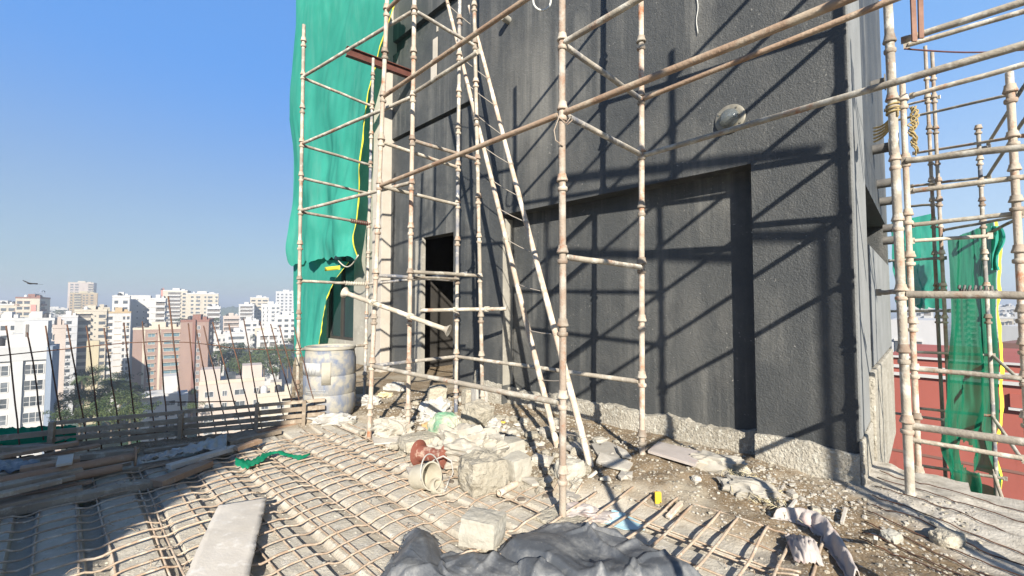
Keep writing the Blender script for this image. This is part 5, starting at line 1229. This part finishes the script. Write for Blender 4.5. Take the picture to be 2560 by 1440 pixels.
    for i, (cx, yy, z, w_, h_, ty) in enumerate(wins[:100]):
        o = bpy.data.objects.new('window', win_mesh(w_, h_, ty, frame or white, glz or glassw)); COL.objects.link(o); o.parent = root; o.location = (cx, yy, z)
    return root, Wd, H
def extra(root, name, m, boxes):
    b = MB()
    for x in boxes: b.box(*x)
    return b.build(name, m, root, world=False)

# far skyline first
r_, w_, h_ = tower('cream block with a red painted panel and dark roof edge at the far left', 40, 100, 745, 260, 22, cream, ((.05, .3, 'w'), (.34, .6, 'w')), 5, 3.4, -.12, brown2, side=((.1, .5, 'b'),))
extra(r_, 'red_panel', cm('faded_red', (.50, .24, .20)), [(w_ * .14, w_ * .36, -.4, 0, h_ - 14, h_ - 4)])
tower('long cream slab with deep balconies at the left picture edge', -40, 42, 762, 255, 20, cream, ((.0, 1, 'l'), (.52, .7, 'w'), (.75, .97, 'w')), 5, 3.6, -.1, white)
tower('dark blue grey tower behind the cream block at the left', 88, 113, 733, 300, 14, bluegrey, ((.2, .8, 'w'),), 8, 3.2, .1)
tower('low white offices on the horizon left of the ochre tower', 108, 170, 772, 520, 30, white, ((.02, .98, 'b'),), 4, 3.4, .05)
tower('tall pinkish tower rising behind the ochre tower', 170, 233, 707, 560, 22, pinkb, ((.08, .22, 'w'), (.26, .42, 'w'), (.5, .62, 'l'), (.78, .98, 'b')), 16, 3.3, -.05, cream)
tower('ochre tower with many small balconies on the skyline', 176, 243, 733, 520, 22, tan, ((.02, .10, 'w'), (.16, .40, 'b'), (.46, .54, 'w'), (.58, .66, 'w'), (.74, .86, 'w')), 18, 3.1, .06, yel)
tower('pale yellow apartments with a small stepped roof', 238, 275, 770, 300, 16, yel, ((.1, .4, 'w'), (.55, .85, 'w')), 6, 3.2, .1, cream)
tower('bright white block with a column of small round holes', 288, 376, 738, 236, 20, white, ((.62, .66, 's'), (.80, .84, 's')), 16, 3.3, .03, white, roof=False)
tower('white balcony block joined to the blank white wall', 375, 414, 748, 238, 18, white, ((.05, .35, 'l'), (.4, .95, 'b')), 12, 3.3, .03, white, side=((.1, .8, 'b'),))
tower('cream tower with a red stripe at its left corner', 408, 468, 727, 380, 24, cream, ((.2, .72, 'b'), (.8, .95, 'w')), 16, 3.3, -.04, white)
tower('red corner tower against the cream tower', 402, 411, 727, 376, 8, cm('faded_red', (.50, .24, .20)), ((.1, .9, 'l'),), 10, 3.3)
tower('broad cream tower with grid windows and a stair head', 466, 546, 735, 360, 26, cream, ((.15, .24, 'w'), (.30, .44, 'w'), (.56, .62, 'w'), (.66, .82, 'w'), (.9, .98, 'w')), 18, 3.2, .04, white)
tower('grey white block with layered balconies right of the cream tower', 518, 552, 768, 330, 16, greyw, ((.05, .95, 'b'),), 7, 3.4, .05, white)
tower('brownish block with long layered balconies in the middle distance', 560, 600, 792, 300, 16, pinkb, ((.05, .95, 'b'),), 8, 3.0, .06, pinkb)
tower('cream topped white stepped tower', 626, 672, 745, 420, 20, cream, ((.05, .3, 'w'), (.4, .6, 'w'), (.65, .95, 'w')), 18, 3.2, .05, white)
tower('white block with layered balconies left of the cream topped tower', 598, 636, 762, 400, 18, greyw, ((.1, .9, 'b'),), 10, 3.3, .02, white)
tower('slim white tower with vertical ribs near the pole', 655, 702, 762, 330, 16, white, ((.08, .14, 'w'), (.28, .34, 'w'), (.52, .7, 'w'), (.78, .94, 'w')), 14, 3.1, .05, white)
tower('white tower with arched grey top at the edge of the green net', 690, 742, 730, 460, 22, greyw, ((.05, .16, 'w'), (.24, .36, 'w'), (.45, .55, 'w'), (.64, .76, 'w'), (.84, .95, 'w')), 16, 3.3, .02, white)
tower('low white house in the trees by the green net', 690, 745, 790, 260, 14, white, ((.1, .3, 'w'), (.4, .6, 'w'), (.7, .9, 'w')), 5, 3.2, .08)
# mid distance
r_, w_, h_ = tower('cream stepped apartments with rounded balconies', 190, 268, 777, 205, 18, cream, ((.0, .5, 'b'), (.62, .66, 's'), (.74, .98, 'w')), 18, 3.2, .05, cream)
tower('yellow painted lower wing of the stepped apartments', 222, 252, 852, 190, 6, yel, ((.1, .2, 'l'),), 4, 3.2, .04, yel, roof=False)
tower('white block with orange frame and glass balconies', 268, 328, 782, 212, 14, white, ((.04, .28, 'w'), (.34, .62, 'l'), (.68, .78, 'w'), (.84, .96, 'w')), 20, 3.1, .04, tan)
tower('white penthouse floors set back above the orange framed block', 282, 324, 742, 222, 12, white, ((.1, .35, 'w'), (.6, .9, 'w')), 4, 3.4, .04, white)
tower('pale flats with bay floors left of the stepped apartments', 150, 196, 792, 196, 14, greyw, ((.05, .95, 'l'), (.4, .7, 'w')), 14, 3.1, .05, white)
r_, w_, h_ = tower('brown brick tower with cream bands and white window hoods', 338, 456, 822, 178, 18, brown, ((.30, .46, 'h'), (.62, .98, 'h')), 12, 3.05, -.04, cream, single=True, side=((.2, .5, 'w'),), frame=cream, glz=glassb)
extra(r_, 'band', cream, [(-w_ / 2 + w_ * a, -w_ / 2 + w_ * (a + .05), -.05, .02, 2, h_ - .5) for a in (.20, .52)])
r_, w_, h_ = tower('taller reddish brown wing of the brick tower with a column of small windows', 455, 524, 803, 176, 20, brown, ((.58, .70, 'w'),), 14, 3.05, -.04, brown2, single=True, side=((.3, .6, 'w'),))
extra(r_, 'dark_fin', brown2, [(-w_ * .07, w_ * .03, -.9, .02, 2, h_ + .8)])
tower('beige slab with a dark side stair behind the near grey building', 136, 168, 818, 112, 9, pinkb, ((.02, .14, 'w'),), 10, 3.0, .10, pinkb, side=((.1, .35, 'w'), (.5, .8, 'w')))
tower('white terraced flats behind the near grey building', -20, 50, 800, 140, 14, white, ((.35, .6, 'w'), (.7, .9, 'w')), 6, 3.1, -.05, white)
tower('unfinished concrete rooftop rooms behind the near building', 42, 138, 800, 132, 12, stone_, ((.05, .45, 'l'), (.5, .9, 'b')), 3, 4, -.03, stone_)
# nearest white and grey building
def stonepier(b, Wd, dp, H): pass
nb, w_, h_ = tower('nearest building at left, white with a grey stone pier, stone parapet and grid windows', -30, 122, 872, 82, 10, white, ((.02, .42, 'g'), (.64, .985, 'g')), 8, 3.05, -.03, white, single=True, first=2.6, side=((.2, .8, 'w'),))
extra(nb, 'stone_pier', stone_, [(-w_ / 2 + w_ * .45, -w_ / 2 + w_ * .63, -.45, .01, 2, h_ - 2.2)])
extra(nb, 'stone_parapet', stone_, [(-w_ / 2 - .2, w_ / 2 + .2, -.5, .3, h_ - 2.2, h_ + .4)])
extra(nb, 'penthouse', white, [(w_ * .10, w_ * .5, .6, 6, h_ + .2, h_ + 5.2)])
extra(nb, 'penthouse_dark_panel', shade_w, [(w_ * .13, w_ * .18, .5, .6, h_ + 2.2, h_ + 4.6)])  # dark panel painted as a shaded opening
tower('dark block added as the shaded side of the nearest building', 123, 137, 866, 83, 8, bluegrey, (), 8, 3.05, -.03, stone_, roof=False)  # dark block stands in for the building's shaded side face
# low houses close below
r_, w_, h_ = tower('small white house with a lean-to roof below the brown tower', 366, 452, 985, 128, 10, white, ((.2, .5, 'w'), (.62, .95, 'w')), 4, 3.2, .10, greyw, single=True, roof=False, name='house')
extra(r_, 'stair_head', white, [(w_ * .08, w_ * .5, 2, 8, h_, h_ + 5)])
extra(r_, 'canopy', rust_roof, [(-w_ * .5, w_ * .0, -1.2, .3, h_ - .6, h_ - .4)])
tower('white two storey house right of the lean-to house', 440, 478, 985, 132, 9, white, ((.1, .9, 'w'),), 4, 3.2, .1, white, single=True, roof=False, name='house')
r_, w_, h_ = tower('long cream terrace house with roof rooms, right of the palms', 508, 668, 955, 118, 14, pinkb, ((.08, .22, 'w'), (.34, .42, 'w'), (.52, .70, 'w'), (.82, .92, 'w')), 4, 3.2, .06, pinkb, single=True, roof=False, name='house')
extra(r_, 'roof_room', pinkb, [(-w_ * .5, -w_ * .2, 3, 9, h_, h_ + 3.6), (w_ * .14, w_ * .46, 3, 9, h_, h_ + 4.0)])
extra(r_, 'parapet', cream, [(-w_ * .5, w_ * .5, -.1, .25, h_, h_ + .9)])
extra(r_, 'roof_window', glassw, [(-w_ * .12, w_ * .04, 2.9, 3.0, h_ + .6, h_ + 2.6)])
tower('low flat roofed cream house beside the net', 650, 745, 985, 112, 12, cream, ((.1, .3, 'w'), (.5, .7, 'w')), 3, 3.2, .05, cream, single=True, name='house')
tower('white house among trees with a blue tank, right of the brown tower', 524, 575, 838, 250, 12, white, ((.1, .3, 'w'), (.4, .6, 'w'), (.7, .95, 'w')), 4, 3.4, .05, white, name='house')
tower('white house with long windows, second right of the brown tower', 566, 628, 832, 240, 12, white, ((.1, .8, 'w'),), 4, 3.4, .05, greyw, name='house')
tower('white balcony house near the right trees', 645, 702, 832, 230, 12, white, ((.15, .45, 'b'), (.55, .85, 'b')), 4, 3.6, .06, white, name='house')
tower('cream house with orange awning in the right trees', 640, 722, 818, 262, 12, cream, ((.1, .4, 'w'), (.5, .9, 'w')), 4, 3.4, .06, white, name='house')
tower('white block in front of the ribbed tower', 600, 648, 803, 290, 14, white, ((.3, .6, 'w'), (.7, .9, 'w')), 6, 3.3, .04, white)
# right side: red building and city glimpses
r_, w_, h_ = tower('red painted building with white cornices close below the right scaffold', 2190, 2640, 905, 21, 12, redp, (), 6, 3.0, -.12, white, roof=False, name='red_building')
extra(r_, 'cornice', white, [(-w_ / 2 - .1, w_ / 2 + .1, -.18, .02, h_ - .9, h_ - .75), (-w_ / 2 - .1, w_ / 2 + .1, -.10, .02, h_ - .5, h_ - .35), (-w_ / 2, w_ / 2, -.14, .02, h_ + .02, h_ + .12)])
extra(r_, 'band', brown2, [(-w_ / 2, w_ / 2, -.04, .01, h_ - 4.9, h_ - 4.78)])
extra(r_, 'panel_joints', brown2, [(-w_ / 2 + w_ * k / 5, -w_ / 2 + w_ * k / 5 + .015, -.008, .01, h_ - 14, h_ - 1) for k in range(1, 5)])
extra(r_, 'ledge', white, [(w_ * .19, w_ * .33, -.25, .01, h_ - 2.02, h_ - 1.92)])
extra(r_, 'hatch', redp, [(w_ * .20, w_ * .32, -.12, .01, h_ - 1.9, h_ - 1.3)])
r_, w_, h_ = tower('grey white roof house behind the red building with a long dark window', 2225, 2352, 800, 34, 8, greyw, ((.05, .3, 'w'), (.45, .6, 'w')), 3, 2.2, -.1, white, roof=False, name='house')
extra(r_, 'window_band', glassb, [(-w_ * .1, w_ * .5, -.06, .01, h_ - 2.6, h_ - 2.0)])
tower('red and white stepped annexe beyond the net', 2488, 2590, 858, 48, 10, brown2, ((.1, .3, 'w'), (.4, .6, 'w'), (.7, .9, 'w')), 2, 2.6, -.3, white, roof=False, name='house')
tower('white gabled roof block beyond the annexe', 2492, 2555, 815, 95, 14, white, (), 2, 3, -.3, greyw, roof=False)
for i, (a, c, y, d, lb, mt) in enumerate(((2488, 2512, 770, 320, 'white far block right of the yellow hem', white), (2514, 2536, 768, 300, 'tall white slab third right of the yellow hem', white), (2538, 2580, 772, 280, 'striped white far block at the right edge', greyw), (2496, 2530, 795, 200, 'beige far block below the white slabs', cream), (2380, 2440, 742, 240, 'grey tower seen through the green net', stone_), (2256, 2330, 772, 210, 'pale grey flats seen between the right standards', greyw))):
    tower(lb, a, c, y, d, 16, mt, ((.1, .35, 'w'), (.45, .6, 'w'), (.7, .92, 'b')), 10, 3.2, -.1, white)
# a thin scatter of far roofs to the horizon
far = [white, cream, greyw, pinkb, stone_]
r2 = random.Random(21)
for i in range(110):
    x = r2.uniform(-60, 760); d = r2.uniform(420, 1500); y = 765 + r2.uniform(-4, 26) * 420 / d + 2
    if 545 < x < 610 and d > 500: continue
    tower('small pale flats far off among the distant roofs', x, x + r2.uniform(12, 34) * 480 / d, y, d, 14, far[i % 5], ((.08, .3, 'w'), (.4, .6, 'b'), (.7, .92, 'w')), 5, 3.3, r2.uniform(-.3, .3), white, group='far roofs across the city', parapet=False)

# ---------------------------------------------------------------- trees
def leaf_mat(name, c, c2):
    m = mat(name, c, c2, .5, .7, vary=.25); bs = m.node_tree.nodes['Principled BSDF']; return m
M['leaf'] = leaf_mat('leaves', (.028, .052, .014), (.055, .08, .022)); M['leaf2'] = leaf_mat('leaves_pale', (.045, .07, .018), (.075, .095, .03)); M['palm'] = leaf_mat('palm_leaves', (.05, .075, .025), (.09, .11, .045)); M['bark'] = mat('bark', (.10, .075, .055), (.16, .13, .10), 2, .9)
def crown_mesh(seed, n=1100):
    r_ = random.Random(seed); vs, fs = [], []
    cl = [(Vector((r_.gauss(0, .42), r_.gauss(0, .42), r_.uniform(-.3, .62))), r_.uniform(.22, .42)) for _ in range(17)]
    for i in range(n):
        c, rr = cl[r_.randrange(len(cl))]; d = Vector((r_.gauss(0, 1), r_.gauss(0, 1), r_.gauss(0, .8))).normalized() * rr * r_.uniform(.55, 1.08); p = c + d
        a = Vector((r_.gauss(0, 1), r_.gauss(0, 1), r_.gauss(0, .6))).normalized(); bb = a.cross(Vector((r_.gauss(0, 1), r_.gauss(0, 1), r_.gauss(0, 1)))).normalized(); s = r_.uniform(.035, .085); o = len(vs)
        vs += [p - a * s, p + bb * s * .6, p + a * s, p - bb * s * .6]; fs.append((o, o + 1, o + 2, o + 3))
    me = bpy.data.meshes.new('crown'); me.from_pydata([tuple(v) for v in vs], [], fs); return me
def trunk_mesh(seed):
    r_ = random.Random(seed); b = MB(); b.tube([(0, 0, -1.6), (.02, .01, -.8), (0, .02, -.2), (.03, 0, .2)], [.07, .055, .045, .02], 7)
    for i in range(5):
        a = i * 1.3; b.tube([(0, 0, -.6 + .12 * i), (.22 * math.cos(a), .22 * math.sin(a), -.2 + .1 * i), (.42 * math.cos(a), .42 * math.sin(a), .1 + .06 * i)], [.035, .02, .008], 5)
    o = b.build('trunk', M['bark'], None, loc=(0, 0, 0)); me = o.data; bpy.data.objects.remove(o); return me
CR = [crown_mesh(s) for s in (1, 2, 3, 4)]
TRK = [trunk_mesh(s) for s in (1, 2)]
for k, me in enumerate(CR): me.materials.append(M['leaf' if k % 2 else 'leaf2'])
def tree(px, py, d, wpx, label, k, hs_=1.0, group='leafy trees below the slab'):
    p = at(px, py, d); r0 = wpx / F * d / 2; t = thing('leafy_tree', (p.x, p.y, p.z - r0 * 1.9 * hs_), label, 'tree', group, rz=k * 1.1)
    c = bpy.data.objects.new('crown', CR[k % 4]); COL.objects.link(c); c.parent = t; c.location = (0, 0, r0 * 1.7 * hs_); c.scale = (r0, r0, r0 * hs_)
    c = bpy.data.objects.new('trunk', TRK[k % 2]); COL.objects.link(c); c.parent = t; c.location = (0, 0, r0 * 1.5 * hs_); c.scale = (r0, r0, r0 * hs_)
    return t
def palm_mesh(seed):
    r_ = random.Random(seed); vs, fs = [], []
    for i in range(26):
        a = i * 2.4 + r_.uniform(-.2, .2); el = r_.uniform(-.35, 1.0); L_ = r_.uniform(.85, 1.1); pts = []
        for j in range(9):
            t = j / 8; pts.append(Vector((math.cos(a) * L_ * t * math.cos(el * (1 - t * .4)), math.sin(a) * L_ * t * math.cos(el * (1 - t * .4)), L_ * (math.sin(el) * t - .75 * t * t))))
        for j in range(8):
            p, q = pts[j], pts[j + 1]; d = (q - p).normalized(); sd = d.cross(Vector((0, 0, 1))).normalized(); ln = .26 * math.sin(.35 + t * 0 + (j + 1) / 9 * 2.4)
            for s in (-1, 1):
                for h in (0, .5):
                    b0 = p.lerp(q, h); o = len(vs); tip = b0 + sd * s * ln + d * .12 + Vector((0, 0, -.10)); vs += [b0, b0 + d * .05, tip]; fs.append((o, o + 1, o + 2))
    me = bpy.data.meshes.new('fronds'); me.from_pydata([tuple(v) for v in vs], [], fs); me.materials.append(M['palm']); return me
PM = [palm_mesh(1), palm_mesh(2)]
def palm_trunk():
    b = MB(); b.tube([(0, 0, 0), (.3, 0, 4), (.2, .1, 8), (0, 0, 12)], [.30, .22, .19, .16], 8); o = b.build('trunk', M['bark'], None, loc=(0, 0, 0)); me = o.data; bpy.data.objects.remove(o); return me
PT = palm_trunk()
def palm(px, py, d, wpx, label, k):
    p = at(px, py, d); s = wpx / F * d / 2; t = thing('palm_tree', (p.x, p.y, p.z - 12), label, 'palm', 'coconut palms below the slab', rz=k * .9)
    c = bpy.data.objects.new('fronds', PM[k % 2]); COL.objects.link(c); c.parent = t; c.location = (0, 0, 12); c.scale = (s, s, s)
    c = bpy.data.objects.new('trunk', PT); COL.objects.link(c); c.parent = t
    return t
TL = {0: 'rounded mid green tree in the street below the slab', 1: 'dark green leafy tree crowded below the slab'}
i = 0
for (x, y, d, w_) in ((140, 1012, 88, 60), (185, 985, 100, 60), (215, 1030, 80, 66), (255, 1000, 96, 70), (280, 1040, 74, 70), (315, 965, 120, 50), (345, 1040, 76, 60), (240, 925, 150, 46), (265, 985, 104, 60), (300, 940, 140, 50), (200, 960, 122, 50), (585, 915, 170, 60), (635, 912, 168, 56), (675, 880, 212, 60), (720, 905, 172, 50), (555, 890, 212, 50), (605, 888, 208, 56), (160, 1035, 74, 60), (200, 1040, 76, 70), (250, 1020, 78, 80), (300, 1032, 76, 70), (345, 1020, 82, 60), (230, 990, 95, 70), (300, 990, 98, 70), (335, 975, 110, 50), (190, 1000, 90, 50), (275, 960, 125, 60), (230, 950, 135, 50), (325, 1000, 92, 60), (210, 935, 150, 50), (480, 1015, 110, 36), (482, 980, 140, 26),
                      (540, 905, 190, 50), (575, 895, 200, 60), (620, 900, 190, 60), (660, 905, 185, 60), (700, 900, 190, 60), (735, 910, 180, 50), (560, 870, 230, 50), (600, 868, 235, 46), (640, 878, 225, 50), (690, 872, 230, 50), (720, 880, 220, 46), (545, 925, 165, 40), (610, 918, 160, 50), (690, 925, 155, 46), (735, 850, 260, 36), (620, 845, 280, 30), (700, 835, 290, 30), (560, 850, 260, 30), (540, 800, 330, 24), (610, 812, 330, 26), (475, 790, 360, 26), (450, 800, 340, 24), (715, 808, 330, 30), (660, 820, 300, 26), (150, 780, 420, 22), (262, 800, 260, 20),
                      (2500, 850, 120, 18), (2540, 848, 130, 18)):
    tree(x, y, d, w_, TL[1 if i % 2 else 0], i, .8); i += 1
for k, (x, y, d, w_) in enumerate(((285, 958, 104, 76), (205, 945, 112, 44), (548, 880, 170, 40), (600, 905, 160, 36), (648, 888, 172, 30), (330, 985, 100, 44))):
    palm(x, y, d, w_, ('broad coconut palm left of the brown tower, largest in view', 'coconut palm behind the near slab building', 'coconut palm beside the red brown wing', 'small palm in the trees right of the brown tower', 'small palm before the white houses', 'palm at the foot of the brown tower')[k], k)
# wooded hill on the horizon
b = MB(); rows = []
for i in range(50):
    t = i / 49; x = 545 + 75 * t; hh = 12 * math.sin(math.pi * t) ** .7 * (.8 + .4 * nz(t * 9, 2)); rows.append([at(x, 790, 1150), at(x, 785 - hh * .9, 1150 + 20), at(x, 775 - hh * .9 + 1.2 * nz(t * 40, 5), 1200), at(x, 790, 1290)])
b.grid(rows); tag(b.build('hill', mat('wooded_hill', (.04, .07, .02), (.09, .11, .04), .02, .95, c3=(.02, .04, .012), s3=.05, lo3=.5, hi3=.65), smooth=180), kind='structure')
# bird
bp_ = at(78, 709, 30)
bird = thing('bird', bp_, 'dark kite gliding with spread wings in the sky at the left', 'bird')
b = MB(); rows = []
for i in range(25):
    s = i / 24 * 2 - 1; x = s * .72; z = .10 * abs(s) ** 1.4 * (1.5 if s < 0 else .55) - .10 * s; ch = .16 * (1 - abs(s) ** 2.2) ** .6 + .03; sw = .10 * abs(s) ** 1.5
    rows.append([Vector((x, -ch * .5 + sw, z)), Vector((x, 0 + sw, z + .018 * (1 - abs(s)))), Vector((x, ch * .6 + sw, z))])
b.grid(rows); b.grid([[r_[0] + Vector((0, 0, -.008)), r_[1] + Vector((0, 0, -.02)), r_[2] + Vector((0, 0, -.008))] for r_ in rows])
b.tube([(0, -.26, -.012), (0, -.20, 0), (0, -.05, -.005), (0, .15, 0), (0, .38, .005)], [.016, .034, .055, .04, .05], 9)
for v in b.bm.verts: v.co += bp_
b.build('body', mat('dark_feathers', (.035, .028, .024), (.06, .05, .04), 12, .8), bird, smooth=60)
# haze: one box of even air round everything
hm = bpy.data.materials.new('haze_air'); hm.use_nodes = True; N = hm.node_tree.nodes; N.remove(N['Principled BSDF'])
pv = N.new('ShaderNodeVolumePrincipled'); pv.inputs['Color'].default_value = (.80, .87, .95, 1); pv.inputs['Density'].default_value = .00080; pv.inputs['Anisotropy'].default_value = .2
hm.node_tree.links.new(pv.outputs[0], N['Material Output'].inputs['Volume'])
b = MB(); b.box(-2600, 2600, -300, 3600, GZ - 1, 48); hz = b.build('haze', hm, loc=(0, 0, GZ)); tag(hz, kind='stuff'); hz.display_type = 'WIRE'
